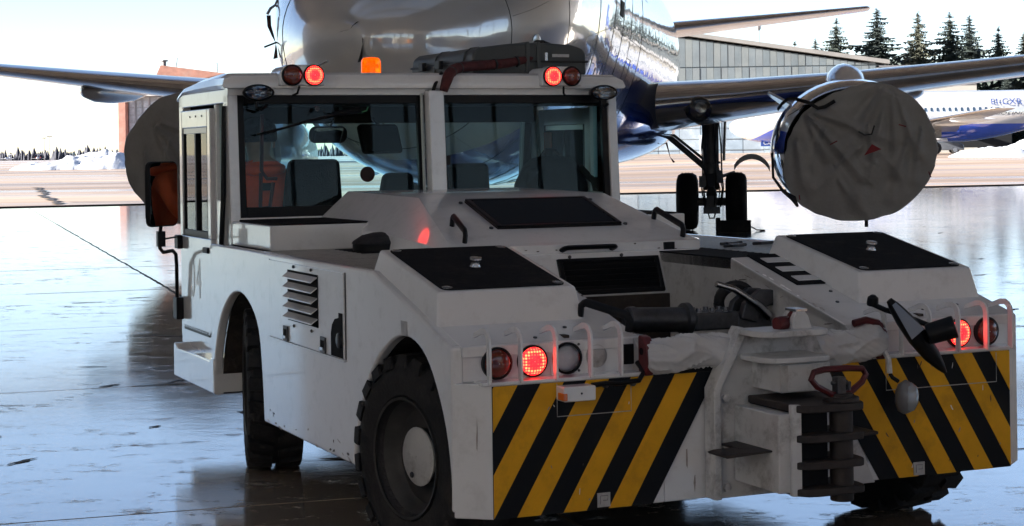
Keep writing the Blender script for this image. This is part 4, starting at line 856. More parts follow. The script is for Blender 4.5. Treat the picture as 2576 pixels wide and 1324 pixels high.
# ---- light housings
AMB_Y = .075
def lamp(parent, x, y, z, kind, r=.049, n=(0, -1, 0)):
    c = Vector((x, y, z)); n = Vector(n)
    m = MB(); m.lathe([(r * 1.12, -.01), (r * 1.12, .010), (r * .98, .014), (r * .96, .0)], c, n, 32, cap=False); ring = m.build('lamp_rim', BLACKP, parent, smooth=50)
    mm = {'amber': AMBER, 'led': LED, 'dark': REDDARK, 'clear': CLEAR}[kind]
    nm = {'amber': 'turn_signal', 'led': 'tail_light', 'dark': 'brake_light', 'clear': 'reversing_light'}[kind]
    m = MB(); m.lathe([(r, 0), (r * .98, .012), (r * .8, .020), (r * .45, .025), (.002, .026)], (0, 0, 0), n, 32, cap=False); o = m.build(nm, mm, ring, smooth=60); o.location = c
    if kind == 'clear':
        m = MB(); m.lathe([(r * .97, .004), (r * .8, -.012), (r * .4, -.03), (.004, -.036)], c, n, 28, cap=False); m.build('reflector', CHROME, ring, smooth=60)
        m = MB(); m.lathe([(.012, -.03), (.010, -.008), (.002, -.004)], c, n, 12); m.build('bulb', BRIGHT, ring)
    elif kind == 'amber':
        for q in (-1, 1): m = MB(); m.lathe([(.0035, .0), (.003, .016)], c + Vector((q * r * .86, 0, 0)), n, 8); m.build('screw', BRIGHT, ring)
    return ring
for s in (-1, 1):
    m = MB(); m.prism([(s*1.168, .10), (s*1.10, AMB_Y), (s*.44, AMB_Y), (s*.44, .14), (s*1.14, .16)], 'z', .722, .846); hs = m.build('light_housing', PAINT, TUG, bevel=.006)
    m = MB(); m.box(min(s*1.10, s*.44), max(s*1.10, s*.44), -.004, AMB_Y, .717, .729); m.build('light_shelf', PAINT, TUG, bevel=.003)
    lamp(TUG, s * 1.016, AMB_Y - .004, .783, 'amber'); lamp(TUG, s * .885, AMB_Y - .004, .783, 'led')
    if s < 0:
        lamp(TUG, -.755, AMB_Y - .004, .785, 'clear')
        m = MB(); m.box(-.815, -.695, AMB_Y - .006, AMB_Y - .001, .725, .845); m.build('lamp_plate', PAINT, TUG, bevel=.002)
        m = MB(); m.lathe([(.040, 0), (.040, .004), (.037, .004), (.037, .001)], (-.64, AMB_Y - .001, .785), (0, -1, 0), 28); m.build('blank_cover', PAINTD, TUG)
        for x in (-.80, -.71):
            for z in (.74, .83): m = MB(); m.lathe([(.005, 0), (.004, .004)], (x, AMB_Y - .006, z), (0, -1, 0), 8); m.build('screw', STEEL, TUG)
        m = MB(); m.box(-.545, -.49, AMB_Y - .012, AMB_Y, .75, .82); sk = m.build('socket', BLACKP, TUG, bevel=.004)
        m = MB(); m.box(-.565, -.50, AMB_Y - .004, AMB_Y - .001, .824, .838); m.build('data_plate', STK, TUG, smooth=0)
    bars = (1.074, .96, .83, .70, .585) if s < 0 else (1.074, .96, .83, .70, .575, .50)
    for x in bars:
        m = MB(); path = [(s*x, -.002, .724), (s*x, -.002, .85), (s*x, .004, .875), (s*x, .022, .894), (s*x, .055, .900), (s*x, .10, .886)]
        m.prism([(-.016, .722), (-.016, .858), (-.010, .880), (.004, .897), (.026, .907), (.055, .906), (.125, .882), (.125, .866), (.055, .884), (.030, .886), (.016, .878), (.010, .860), (.010, .722)], 'x', s * x - .0045, s * x + .0045); m.build('guard_bar', PAINT, TUG, bevel=.002)
# small orange and white marker lamp under the left light shelf
m = MB(); m.box(-.835, -.715, -.075, -.008, .655, .706); mk = m.build('marker_lamp', PAINT, TUG, bevel=.006)
m = MB(); m.box(-.838, -.822, -.077, -.03, .66, .685); m.build('orange_lens', mat('orange_lens', (.7, .16, .03), .25, coat=.6), mk, bevel=.003)
m = MB(); m.lathe([(.004, 0), (.003, .003)], (-.77, -.076, .682), (0, -1, 0), 8); m.build('screw', STEEL, mk)
m = MB(); m.tube([(-.71, -.03, .70), (-.66, -.035, .704), (-.60, -.03, .70), (-.53, -.03, .705), (-.50, -.01, .73), (-.505, .03, .76)], .009, 8); m.build('lamp_cable', BLACKP, TUG)
for x in (-.655, -.55): m = MB(); m.lathe([(.012, 0), (.012, .014), (.006, .02)], (x, -.014, .698), (0, -1, 0), 10); m.build('cable_clip', STEEL, TUG)
# ---- sloping rear deck, flat deck, well
SL = lambda y: .840 + .2565 * (y - .046)
for s in (-1, 1):
    xi = .47 if s < 0 else .375
    m = MB(); a, b = s * xi, s * 1.14
    m.hexa([(a, .07, SL(.07) - .04), (b, .07, SL(.07) - .04), (b, .877, 1.008), (a, .877, 1.008)], [(a, .07, SL(.07) - .004), (b, .07, SL(.07) - .004), (b, .877, 1.047), (a, .877, 1.047)]); m.build('rear_deck', PAINT, TUG, bevel=.004)
    m = MB(); m.box(min(a, b), max(a, b), .879, 3.30, 1.0, 1.046); m.build('deck_plate', GRIP, TUG, smooth=0)
    # inner wall of the well
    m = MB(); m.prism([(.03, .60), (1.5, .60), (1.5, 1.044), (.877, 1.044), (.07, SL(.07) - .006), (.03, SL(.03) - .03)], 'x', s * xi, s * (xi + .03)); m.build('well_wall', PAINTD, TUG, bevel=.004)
m = MB(); m.box(-.5, .41, .06, 1.5, .56, .60); m.build('well_floor', DIRTY, TUG, smooth=0)
m = MB(); m.hexa([(-.47, 1.40, .6), (.375, 1.40, .6), (.375, 1.44, .6), (-.47, 1.44, .6)], [(-.47, 1.40, .866), (.375, 1.40, .866), (.375, 1.44, .866), (-.47, 1.44, .866)]); m.build('well_back', DIRTY, TUG, smooth=0)
# anti slip bars on the flat deck
STRIPM = mat('deck_bar', (.42, .40, .36), .4, .4, var=.3, vscale=9, dirt=(.05, .045, .04), dirt_amt=.9, dscale=9)
for s in (-1, 1):
    xo, xi = (1.12, .64)
    for k in range(26):
        y = .98 + k * .062
        if s < 0 and 2.05 < y < 2.5: xi2 = .80
        else: xi2 = xi
        m = MB(); m.box(min(s*xo, s*xi2), max(s*xo, s*xi2), y, y + .028, 1.0465, 1.0485); m.build('deck_bar', STRIPM, TUG, smooth=0)
# right slope pads: black non-slip with pale windows
m = MB(); off = .003
def slope_patch(x0, x1, y0, y1, o0, o1):
    return [(x0, y0, SL(y0) + o0), (x1, y0, SL(y0) + o0), (x1, y1, SL(y1) + o0), (x0, y1, SL(y1) + o0)], [(x0, y0, SL(y0) + o1), (x1, y0, SL(y0) + o1), (x1, y1, SL(y1) + o1), (x0, y1, SL(y1) + o1)]
for s in (-1, 1):
    a, b = sorted((s * .455, s * .64))
    if s < 0: a, b = -.66, -.53
    m = MB(); m.hexa(*slope_patch(a, b, .51, .885, -.006, .0)); pad = m.build('non_slip_pad', GRIP, TUG, smooth=0)
    for k in range(3):
        y = .545 + k * .115; m = MB(); m.hexa(*slope_patch(a + .03, b + .02 * (s > 0), y, y + .055, -.001, .003)); m.build('pad_window', PAINT, pad, bevel=.001)
# ---- ballast boxes with black lids
for s in (-1, 1):
    xo, xi = s * 1.133, s * .605; bo, bi = s * 1.152, s * .582
    y0, y1, z0, z1 = .307, .902, 1.010, 1.131; by0, by1 = .268, .945
    m = MB(); m.hexa([(bo, by0, SL(by0) - .02), (bi, by0, SL(by0) - .02), (bi, by1, 1.03), (bo, by1, 1.03)], [(xo, y0, z0), (xi, y0, z0), (xi, y1, z1), (xo, y1, z1)])
    bx = m.build('ballast_box', PAINT, TUG, bevel=.009, seg=3)
    sl = (z1 - z0) / (y1 - y0); xc = (xo + xi) / 2
    M_ = frame((xc, (y0 + y1) / 2, (z0 + z1) / 2), (1, 0, 0), (0, 1, sl))
    hx, hy = .237, .286; pts = []
    for cx, cy, a0 in ((hx - .03, hy - .03, 0), (-hx + .03, hy - .03, 90), (-hx + .03, -hy + .03, 180), (hx - .03, -hy + .03, 270)):
        for q in range(5): a = R(a0 + q * 22.5); pts.append((cx + .03 * math.cos(a), cy + .03 * math.sin(a)))
    m = MB(M_); m.prism(pts, 'z', 0, .004); lid = m.build('lid_plate', GRIP, bx, smooth=0)
    for cx in (-1, 1):
        for cy in (-1, 1):
            m = MB(M_); m.lathe([(.019, .0), (.019, .0055), (.014, .0065), (.0135, .0042)], (cx * .213, cy * .262, .0), (0, 0, 1), 20, cap=False); m.build('bolt_ring', BRIGHT, bx)
            m = MB(M_); m.lathe([(.0132, 0), (.0132, .0048), (.001, .0048)], (cx * .213, cy * .262, 0), (0, 0, 1), 14); m.build('bolt_cap', STEEL, bx)
    m = MB(M_); m.lathe([(.022, 0), (.017, .008), (.017, .022), (.023, .028), (.022, .034), (.002, .036)], (0, .0, .003), (0, 0, 1), 20); m.build('lid_knob', BRIGHT, bx)
# grab handles
def handle(name, p0, p1, up, h, r=.011, m_=BLACKP):
    p0, p1, up = Vector(p0), Vector(p1), Vector(up).normalized(); t = (p1 - p0).normalized()
    path = [p0, p0 + up * h * .7, p0 + up * h + t * h * .35, p1 + up * h - t * h * .35, p1 + up * h * .7, p1]
    m = MB(); m.tube([path[0], path[1], path[1].lerp(path[2], .6) + up * .002, path[2], path[3], path[3].lerp(path[4], .4) + up * .002, path[4], path[5]], r, 8, sx=1.4); o = m.build(name, m_, TUG, smooth=50); return o
NH = Vector((0, -.277, .961))
handle('grab_handle', (-.475, 1.82, 1.168), (-.505, 1.60, 1.105), NH, .05); handle('grab_handle', (.530, 1.83, 1.172), (.541, 1.58, 1.099), NH, .05)
handle('grab_handle', (-.08, 1.528, 1.063), (.16, 1.528, 1.063), (0, -.8, .25), .04)
handle('grab_handle', (-.60, .28, .905), (-.50, .10, .86), (0, -.25, .97), .055)
# ---- hood
def hood_ring(y, zb, xt, zt): return [(-.62, y, 1.046), (-.62, y, 1.06), (-xt, y, zt), (xt, y, zt), (.62, y, 1.06), (.62, y, 1.046)]
m = MB(); m.loft([[(-.605, 1.535, 1.047), (-.605, 1.535, 1.086), (-.604, 1.538, 1.0875), (.604, 1.538, 1.0875), (.605, 1.535, 1.086), (.605, 1.535, 1.047)],
                  [(-.640, 1.60, 1.047), (-.635, 1.60, 1.09), (-.585, 1.575, 1.10), (.585, 1.575, 1.10), (.635, 1.60, 1.09), (.640, 1.60, 1.047)],
                  [(-.655, 2.225, 1.047), (-.64, 2.26, 1.13), (-.475, 2.225, 1.286), (.475, 2.225, 1.286), (.64, 2.26, 1.13), (.655, 2.225, 1.047)],
                  [(-.66, 3.25, 1.047), (-.645, 3.25, 1.15), (-.475, 3.25, 1.30), (.475, 3.25, 1.30), (.645, 3.25, 1.15), (.66, 3.25, 1.047)]])
hood = m.build('hood', PAINT, TUG, bevel=.012, smooth=30, seg=3)
def vent(M_, hx, hy, nslat, name, parent, skew=0., taper=0.):
    # frame with separate slats in local coordinates: x right, y up the slope, z out
    pts = [(-hx + taper, -hy), (hx - .0, -hy), (hx + skew, hy), (-hx + skew * 0, hy)]
    m = MB(M_); m.prism([(-hx, -hy), (hx, -hy), (hx, hy), (-hx, hy)], 'z', -.004, .002); o = m.build(name, BLACKP, parent, bevel=.0)
    for q in range(4):
        m = MB(M_); a = [(-hx, -hy, hx, -hy + .018), (-hx, hy - .018, hx, hy), (-hx, -hy, -hx + .022, hy), (hx - .022, -hy, hx, hy)][q]
        m.box(a[0], a[2], a[1], a[3], .0025, .014); m.build('vent_frame', BLACKP, o, bevel=.004)
    for k in range(nslat):
        y = -hy + .03 + (2 * hy - .06) * (k + .5) / nslat; w = (2 * hy - .06) / nslat * .62
        m = MB(M_); m.hexa([(-hx + .024, y - w/2, .003), (hx - .024, y - w/2, .003), (hx - .024, y + w/2, .010), (-hx + .024, y + w/2, .010)], [(-hx + .024, y - w/2, .007), (hx - .024, y - w/2, .007), (hx - .024, y + w/2, .017), (-hx + .024, y + w/2, .017)]); m.build('vent_slat', BLACKP, o, smooth=0)
    return o
Mh = frame((.02, 1.945, 1.1155 + .0), (1, 0, 0), (0, .675, .195)); Mh.translation.z = 1.10 + (1.945 - 1.575) * .2862 + .004
vent(Mh, .305, .20, 7, 'hood_grille', hood)
for x, y in ((-.33, .185), (-.33, -.185), (.33, .185), (.33, -.185)):
    m = MB(Mh); m.lathe([(.010, 0), (.009, .007), (.002, .009)], (x, y, -.003), (0, 0, 1), 10); m.build('hood_bolt', STEEL, hood)
m = MB(); m.box(.42, .47, 1.52, 1.545, 1.045, 1.082); m.build('hood_latch', BLACKP, TUG, bevel=.004)
# panel under the hood
m = MB(); m.hexa([(-.50, 1.415, .866), (.50, 1.415, .866), (.50, 1.46, .866), (-.50, 1.46, .866)], [(-.58, 1.495, 1.05), (.58, 1.495, 1.05), (.58, 1.54, 1.05), (-.58, 1.54, 1.05)]); pn = m.build('engine_panel', PAINT, TUG, bevel=.004)
Mp = frame((.115, 1.451, .950), (1, 0, 0), (0, .080, .184))
vent(Mp, .245, .082, 4, 'panel_vent', pn)
for x in (-.13, .12, .33): m = MB(Mp); m.lathe([(.008, 0), (.007, .006)], (x - .05, .092, 0), (0, 0, 1), 8); m.build('panel_bolt', STEEL, pn)
# coaming boxes beside the hood and the black cap
for s in (-1, 1):
    m = MB(); a, b = sorted((s * 1.09, s * .56)); m.box(a, b, 2.54, 3.22, 1.047, 1.164); cb = m.build('side_locker', PAINT, TUG, bevel=.006)
    m = MB(); m.box(a + .03, b - .03, 2.57, 3.2, 1.164, 1.172); m.build('locker_lid', GRIP, cb, bevel=.003)
m = MB(); m.cyl((-.63, 2.28, 1.047), (-.63, 2.28, 1.085), .142, n=32); cap = m.build('filler_cap', BLACKP, TUG, bevel=.004)
m = MB(); m.lathe([(.146, 1.082), (.14, 1.092), (.10, 1.118), (.05, 1.130), (.002, 1.133)], (-.63, 2.28, 0), (0, 0, 1), 32); m.build('cap_dome', RUBBER, cap, smooth=60)
for k, (x, y) in enumerate(((.82, 1.62), (.95, 1.55), (.74, 1.45))):
    m = MB(); m.box(x - .03, x + .03, y - .02, y + .02, 1.053, 1.066); m.cyl((x - .06, y, 1.058), (x + .07, y + .03, 1.06), .008, n=6); m.build('deck_latch', STEEL, TUG, bevel=.002)
# ---- left side fittings
m = MB(); m.prism([(1.20, .690), (2.25, .690), (2.25, 1.028), (1.20, 1.028)], 'x', -SW - .006, -SW + .01); ap = m.build('access_panel', PAINT, TUG, bevel=.003)
m = MB(); m.box(-SW - .012, -SW + .01, 1.19, 2.26, .680, .688); m.build('panel_lip', PAINT, ap, bevel=.002)
for y in (1.192, 2.256): m = MB(); m.box(-SW - .003, -SW, y - .002, y + .002, .69, 1.03); m.build('panel_seam', SEAM, ap, smooth=0)
m = MB(); m.box(-SW - .009, -SW - .0061, 1.53, 1.955, .785, 1.0); lv = m.build('louvre_opening', DARK, ap, smooth=0)
for k in range(5):
    z = .797 + k * .0425
    m = MB(); m.hexa([(-SW - .008, 1.533, z + .020), (-SW - .008, 1.952, z + .020), (-SW - .036, 1.95, z), (-SW - .036, 1.535, z)], [(-SW - .008, 1.533, z + .025), (-SW - .008, 1.952, z + .025), (-SW - .036, 1.95, z + .005), (-SW - .036, 1.535, z + .005)]); m.build('louvre_slat', PAINT, ap, bevel=.001)
for y in (1.62, 1.87):
    for z in (.765, 1.016): m = MB(); m.lathe([(.007, 0), (.006, .006), (.002, .007)], (-SW - .006, y, z), (-1, 0, 0), 8); m.build('rivet', STEEL, ap)
for y in (1.99, 1.462):
    m = MB(); m.box(-SW - .013, -SW - .006, y - .033, y + .033, .69, .755); lt2 = m.build('panel_latch', STEEL, ap, bevel=.003)
    m = MB(); m.box(-SW - .0145, -SW - .013, y - .022, y + .022, .702, .742); m.build('latch_recess', DARK, lt2, smooth=0)
    m = MB(); m.prism([(y - .024, .703), (y + .024, .703), (y + .02, .715), (y - .02, .715)], 'x', -SW - .02, -SW - .0135); m.build('latch_tongue', BRIGHT, lt2, smooth=0)
m = MB(); m.prism([(1.215, .692), (1.36, .692), (1.36, .78), (1.345, .815), (1.31, .84), (1.26, .848), (1.26, .868), (1.215, .868)], 'x', -SW - .0085, -SW - .0061); m.build('filler_recess', DARK, ap, smooth=0)
m = MB(); m.lathe([(.03, 0), (.03, .006), (.02, .01)], (-SW - .0085, 1.25, .76), (-1, 0, 0), 16); m.build('filler_neck', STEEL, ap)
m = MB(); m.box(-SW - .003, -SW, .50, .56, .845, .895); m.build('side_sticker', STK, TUG, smooth=0)
# step box
m = MB(); m.prism([(3.28, .305), (4.15, .305), (4.15, .483), (4.10, .483), (4.06, .465), (3.37, .465), (3.34, .483), (3.28, .483)], 'x', -SW - .004, -.86); m.build('step_box', PAINT, TUG, bevel=.008)
m = MB(); m.prism([(3.28, .305), (4.15, .305), (4.15, .483), (3.28, .483)], 'x', SW, .86); m.build('step_box', PAINT, TUG, bevel=.008)
# ---- wheels
TW, TR = .245, .38
def tyre_mesh():
    m = MB(); m.lathe([(.205, -TW/2 + .03), (.23, -TW/2), (.30, -TW/2 - .008), (.345, -TW/2 + .006), (.362, -TW/2 + .02), (.364, 0), (.362, TW/2 - .02), (.345, TW/2 - .006), (.30, TW/2 + .008), (.23, TW/2), (.205, TW/2 - .03)], (0, 0, 0), (1, 0, 0), 48, cap=False)
    for k in range(22):
        a = 2*math.pi*k/22
        for sg in (-1, 1):
            aa = a + (math.pi/22 if sg > 0 else 0); M_ = Matrix.Rotation(aa, 4, 'X'); keep = m.M; m.M = M_
            x0, x1 = sg * .012, sg * (TW/2 - .002)
            m.hexa([(x0, -.030, .355), (x1, -.036 + .012, .350), (x1, .036 + .012, .350), (x0, .020, .355)], [(x0, -.026, .381), (x1, -.030 + .012, .376), (x1, .032 + .012, .376), (x0, .018, .381)])
            m.hexa([(x1, -.024, .330), (x1 + sg*.010, -.02, .328), (x1 + sg*.010, .04, .328), (x1, .044, .330)], [(x1, -.020, .375), (x1 + sg*.006, -.016, .368), (x1 + sg*.006, .036, .368), (x1, .040, .375)]); m.M = keep
    return m
wh0 = None
def wheel(x, y, steer, sgn):
    global wh0
    w = bpy.data.objects.new('wheel', None); C.objects.link(w); w.parent = TUG; w.location = (x, y, TR); w.rotation_euler = (0, 0, steer)
    if wh0 is None:
        t = tyre_mesh().build('tyre', RUBBER, w, smooth=35)
        m = MB(); m.lathe([(.212, -.125), (.222, -.128), (.222, -.10), (.205, -.09), (.19, -.05), (.175, -.035), (.10, -.03), (.10, -.055), (.09, -.062), (.002, -.064)], (0, 0, 0), (1, 0, 0), 36, cap=False); r = m.build('rim', mat('rim_dirty', (.06, .056, .052), .6, .3, var=.4, vscale=9, dirt=(.03, .025, .02), dirt_amt=.9), w, smooth=40)
        m = MB(); m.lathe([(.106, -.058), (.108, -.066), (.10, -.072), (.002, -.075)], (0, 0, 0), (1, 0, 0), 30, cap=False); h = m.build('hub_cap', PAINTD, w, smooth=50)
        m = MB(); m.lathe([(.012, -.075), (.010, -.079), (.002, -.079)], (0, .03, -.07), (1, 0, 0), 10); g = m.build('grease_cap', STEEL, w)
        wh0 = [t, r, h, g]
    else:
        for q in wh0: inst(q, w)
    if sgn > 0: w.rotation_euler = (0, 0, steer + math.pi)
    return w
wheel(-1.006, .70, R(11), -1); wheel(1.006, .70, R(11), 1); wheel(-1.00, 2.86, R(-13), -1); wheel(1.00, 2.86, R(-13), 1)
m = MB(); m.cyl((-.9, .70, TR), (.9, .70, TR), .07, n=14); m.cyl((-.9, 2.86, TR), (.9, 2.86, TR), .07, n=14); m.build('axle_beam', DARK, TUG)
# ------------------------------------------------------------------ cab
CX, YR, YF = 1.088, 3.30, 4.30
def lean(z): return YR - .05 + .05 * (z - 1.05) / .75     # rear wall leans a touch forward
# floor, lower walls
m = MB(); m.box(-1.04, 1.04, 3.25, 4.50, .58, .66); m.build('cab_floor', DARK, TUG, smooth=0)
m = MB(); m.box(-1.0, 1.0, 4.50, 4.55, .40, 1.12); m.box(-1.04, 1.04, 4.30, 4.50, 1.08, 1.13); m.build('cab_front', PAINT, TUG, bevel=.01)
m = MB(); m.box(-.98, .98, 4.55, 4.66, .30, .75); m.build('front_bumper', PAINT, TUG, bevel=.02)
m = MB(); m.box(-CX, CX, YR - .05, YR - .01, 1.0, 1.178); m.build('rear_wall', PAINT, TUG, bevel=.004)
m = MB(); m.box(-CX, CX, YR - .02, YR + .02, .60, 1.02); m.build('bulkhead', DARK, TUG, smooth=0)
# corner posts, centre post, header
def post(name, x0, x1, yo, d_, z0, z1, mm=PAINT, bv=.008):
    m = MB(); m.hexa([(x0, lean(z0) - yo, z0), (x1, lean(z0) - yo, z0), (x1, lean(z0) - yo + d_, z0), (x0, lean(z0) - yo + d_, z0)], [(x0, lean(z1) - yo, z1), (x1, lean(z1) - yo, z1), (x1, lean(z1) - yo + d_, z1), (x0, lean(z1) - yo + d_, z1)]); return m.build(name, mm, TUG, bevel=bv)
post('corner_post', -CX, -1.036, .012, .09, 1.05, 1.80); post('corner_post', 1.036, CX, .012, .09, 1.05, 1.80)
post('centre_post', -.038, .046, .085, .085, 1.28, 1.815); post('centre_post_foot', -.034, .042, .06, .06, 1.05, 1.335)
m = MB(); m.box(-CX, CX, YR - .02, YR + .04, 1.792, 1.83); m.build('rear_header', PAINT, TUG, bevel=.004)
# rear window frames and panes
def window(x0, x1, z0, z1, fr):
    for a in ((x0, x0 + fr, z0, z1), (x1 - fr, x1, z0, z1), (x0 + fr, x1 - fr, z0, z0 + fr * 1.5), (x0 + fr, x1 - fr, z1 - fr * 1.25, z1)): post('window_frame', a[0], a[1], -.002, .03, a[2], a[3], BLACKP, .003)
    post('rear_pane', x0 + fr * .8, x1 - fr * .8, -.012, .005, z0 + fr, z1 - fr, GLASS, 0)
window(-1.036, -.040, 1.178, 1.792, .034); window(.048, 1.036, 1.178, 1.792, .034)
for x in (-.055, .062): m = MB(); m.tube([(x, YR - .015, 1.80), (x, YR - .02, 1.78), (x, YR - .055, 1.2)], .009, 8); m.build('drain_pipe', mat('pale_pipe', (.38, .42, .40), .35), TUG)
m = MB(); m.box(.062, .095, YR - .045, YR - .02, 1.425, 1.475); m.build('window_catch', BLACKP, TUG, bevel=.004)
# roof: slightly domed cap that dips towards the front
m = MB(); rg = []
for y, z, w in ((3.245, 1.832, 1.115), (3.243, 1.86, 1.125), (3.255, 1.888, 1.122), (3.285, 1.902, 1.11), (3.5, 1.908, 1.108), (3.9, 1.895, 1.105), (4.2, 1.868, 1.10), (4.38, 1.835, 1.09), (4.42, 1.812, 1.08)):
    zb = 1.826 if y > 3.25 else 1.828; zb = min(zb, z - .006) if y < 4.3 else 1.79
    rg.append([(-w + .02, y, zb), (-w, y, zb + (z - zb) * .25), (-w + .008, y, z - (z - zb) * .3), (-w + .05, y, z), (-.5, y, z + .006), (.5, y, z + .006), (w - .05, y, z), (w - .008, y, z - (z - zb) * .3), (w, y, zb + (z - zb) * .25), (w - .02, y, zb)])
m.loft(rg); roof = m.build('cab_roof', PAINT, TUG, bevel=.004, smooth=50)
m = MB(); m.box(-1.07, 1.07, 3.34, 4.36, 1.782, 1.80); m.build('headliner', HEADL, TUG, smooth=0)
m = MB(); m.box(-1.05, 1.05, 3.345, 3.42, 1.735, 1.782); m.box(-1.05, 1.05, 4.28, 4.36, 1.665, 1.782); m.build('inner_header', HEADL, TUG, bevel=.01)
# side walls: door frames, doors, windows (left and right)
for s in (-1, 1):
    X0, X1 = sorted((s * CX, s * (CX - .045)))
    m = MB(); m.box(X0, X1, 3.30, 3.56, .60, 1.26); m.box(X0, X1, 4.25, 4.34, .50, 1.82); m.box(X0, X1, 3.30, 4.34, 1.755, 1.826); m.box(X0, X1, 3.53, 3.56, 1.26, 1.755); m.box(X0, X1, 3.30, 3.36, 1.26, 1.755); m.build('side_wall', PAINT, TUG, bevel=.006)
    m = MB(); m.box(X0 + .02, X1 - .02, 3.36, 3.53, 1.26, 1.755); m.build('quarter_pane', GLASS, TUG, smooth=0)
    m = MB(); m.tube([(s * (CX + .004), 3.335, 1.74), (s * (CX + .012), 3.345, 1.3), (s * (CX + .012), 3.41, 1.0), (s * (CX + .008), 3.44, .82)], .013, 8); m.build('door_seal', BLACKP, TUG)
    # the door: outer frame with a sliding window
    D0, D1 = sorted((s * (CX + .018), s * (CX - .025)))
    dr = MB(); dr.prism([(3.585, .60), (3.64, .555), (4.23, .555), (4.255, .58), (4.255, 1.06), (3.585, 1.06)], 'x', D0, D1); door = dr.build('door', PAINT, TUG, bevel=.008)
    for a in ((3.585, 3.645, 1.06, 1.735), (4.20, 4.255, 1.06, 1.735), (3.645, 4.20, 1.64, 1.735)): m = MB(); m.box(D0, D1, a[0], a[1], a[2], a[3]); m.build('door_frame', PAINT, door, bevel=.006)
    for a in ((3.645, 3.67, 1.06, 1.64), (4.175, 4.20, 1.06, 1.64), (3.67, 4.175, 1.06, 1.095), (3.67, 4.175, 1.61, 1.64), (3.905, 3.935, 1.095, 1.61)): m = MB(); m.box(D0 + .004, D1 - .004, a[0], a[1], a[2], a[3]); m.build('window_channel', mat('anodised', (.38, .37, .35), .3, .9) if a[0] > 3.66 and a[2] > 1.6 else BLACKP, door, bevel=.002)
    for a in ((3.67, 3.93), (3.91, 4.175)): m = MB(); xx = s * (CX - .003 if a[0] < 3.7 else CX + .004); m.box(xx - .002, xx + .002, a[0], a[1], 1.09, 1.615); m.build('door_pane', GLASS, door, smooth=0)
    m = MB(); m.box(D0 - .012 if s < 0 else D0, D1 if s < 0 else D1 + .012, 3.63, 3.73, .985, 1.015); m.build('door_handle', BLACKP, door, bevel=.005)
    m = MB(); m.box(D0, D1, 3.65, 4.2, .55, .575); m.build('door_sill', BLACKP, door, smooth=0)
    m = MB(); m.box(min(s*(CX+.02), s*(CX+.06)), max(s*(CX+.02), s*(CX+.06)), 4.20, 4.29, .60, .72); m.build('door_hinge', BLACKP, door, bevel=.006)
    m = MB(); m.box(min(s*(CX+.02), s*(CX+.05)), max(s*(CX+.02), s*(CX+.05)), 4.20, 4.28, .985, 1.06); m.build('door_hinge', BLACKP, door, bevel=.006)
    for k in range(3): m = MB(); m.lathe([(.006, 0), (.005, .004)], (s * (CX + .018), 3.75 + k * .13, 1.70), (s, 0, 0), 8); m.build('frame_screw', BRIGHT, door)
text('door_digits', '04', .30, mat('number_grey', (.68, .68, .675), .27), TUG, (-CX - .0185, 3.93, .83), (R(90), 0, R(-90)), depth=.0008, squeeze=.8)  # faint grey digits on the left door
m = MB(); m.box(-1.10, -1.06, 3.30, 4.28, .455, .598); m.build('sill_panel', PAINT, TUG, bevel=.004)
# windscreen
for a in ((-1.06, -1.0, 1.1, 1.80), (1.0, 1.06, 1.1, 1.80)):
    m = MB(); m.hexa([(a[0], 4.40, 1.1), (a[1], 4.40, 1.1), (a[1], 4.46, 1.1), (a[0], 4.46, 1.1)], [(a[0], 4.30, 1.8), (a[1], 4.30, 1.8), (a[1], 4.38, 1.8), (a[0], 4.38, 1.8)]); m.build('windscreen_pillar', BLACKP, TUG, bevel=.006)
m = MB(); m.hexa([(-1.0, 4.43, 1.12), (1.0, 4.43, 1.12), (1.0, 4.436, 1.12), (-1.0, 4.436, 1.12)], [(-1.0, 4.34, 1.79), (1.0, 4.34, 1.79), (1.0, 4.346, 1.79), (-1.0, 4.346, 1.79)]); m.build('windscreen', GLASS, TUG, smooth=0)
m = MB(); m.box(-1.0, 1.0, 4.16, 4.42, .95, 1.12); m.build('dashboard', DARK, TUG, bevel=.03)
# interior
def seat(x, w, ztop, y=3.62, label=None):
    m = MB(); m.hexa([(x - w/2, y, .98), (x + w/2, y, .98), (x + w/2, y + .12, .98), (x - w/2, y + .12, .98)], [(x - w/2 + .05, y - .06, ztop), (x + w/2 - .05, y - .06, ztop), (x + w/2 - .05, y + .03, ztop), (x - w/2 + .05, y + .03, ztop)]); b_ = m.build('seat_back', FABRIC, TUG, bevel=.03, seg=4)
    m = MB(); m.box(x - w/2, x + w/2, y + .08, y + .55, .86, .98); m.build('seat_cushion', FABRIC, b_, bevel=.03)
    m = MB(); m.box(x - w/2 + .06, x + w/2 - .06, y + .1, y + .5, .66, .86); m.build('seat_base', DARK, b_, smooth=0)
seat(-.545, .37, 1.465); seat(-.86, .26, 1.18, 3.60); seat(-.075, .26, 1.385); seat(.335, .32, 1.43); seat(.84, .42, 1.40)
m = MB(); m.cyl((-.74, 4.22, 1.06), (-.74, 4.02, 1.20), .025, n=10); stc = m.build('steering_column', DARK, TUG)
m = MB(); q = Vector((0, -.82, .57)).to_track_quat('Z', 'Y'); m.tube([Vector((-.74, 4.0, 1.21)) + q @ Vector((.19 * math.cos(2*math.pi*k/28), .19 * math.sin(2*math.pi*k/28), 0)) for k in range(29)], .015, 8); 
for a in (90, 210, 330): m.tube([Vector((-.74, 4.0, 1.20)), Vector((-.74, 4.0, 1.21)) + q @ Vector((.19 * math.cos(R(a)), .19 * math.sin(R(a)), 0))], .012, 6)
m.build('steering_wheel', BLACKP, stc)
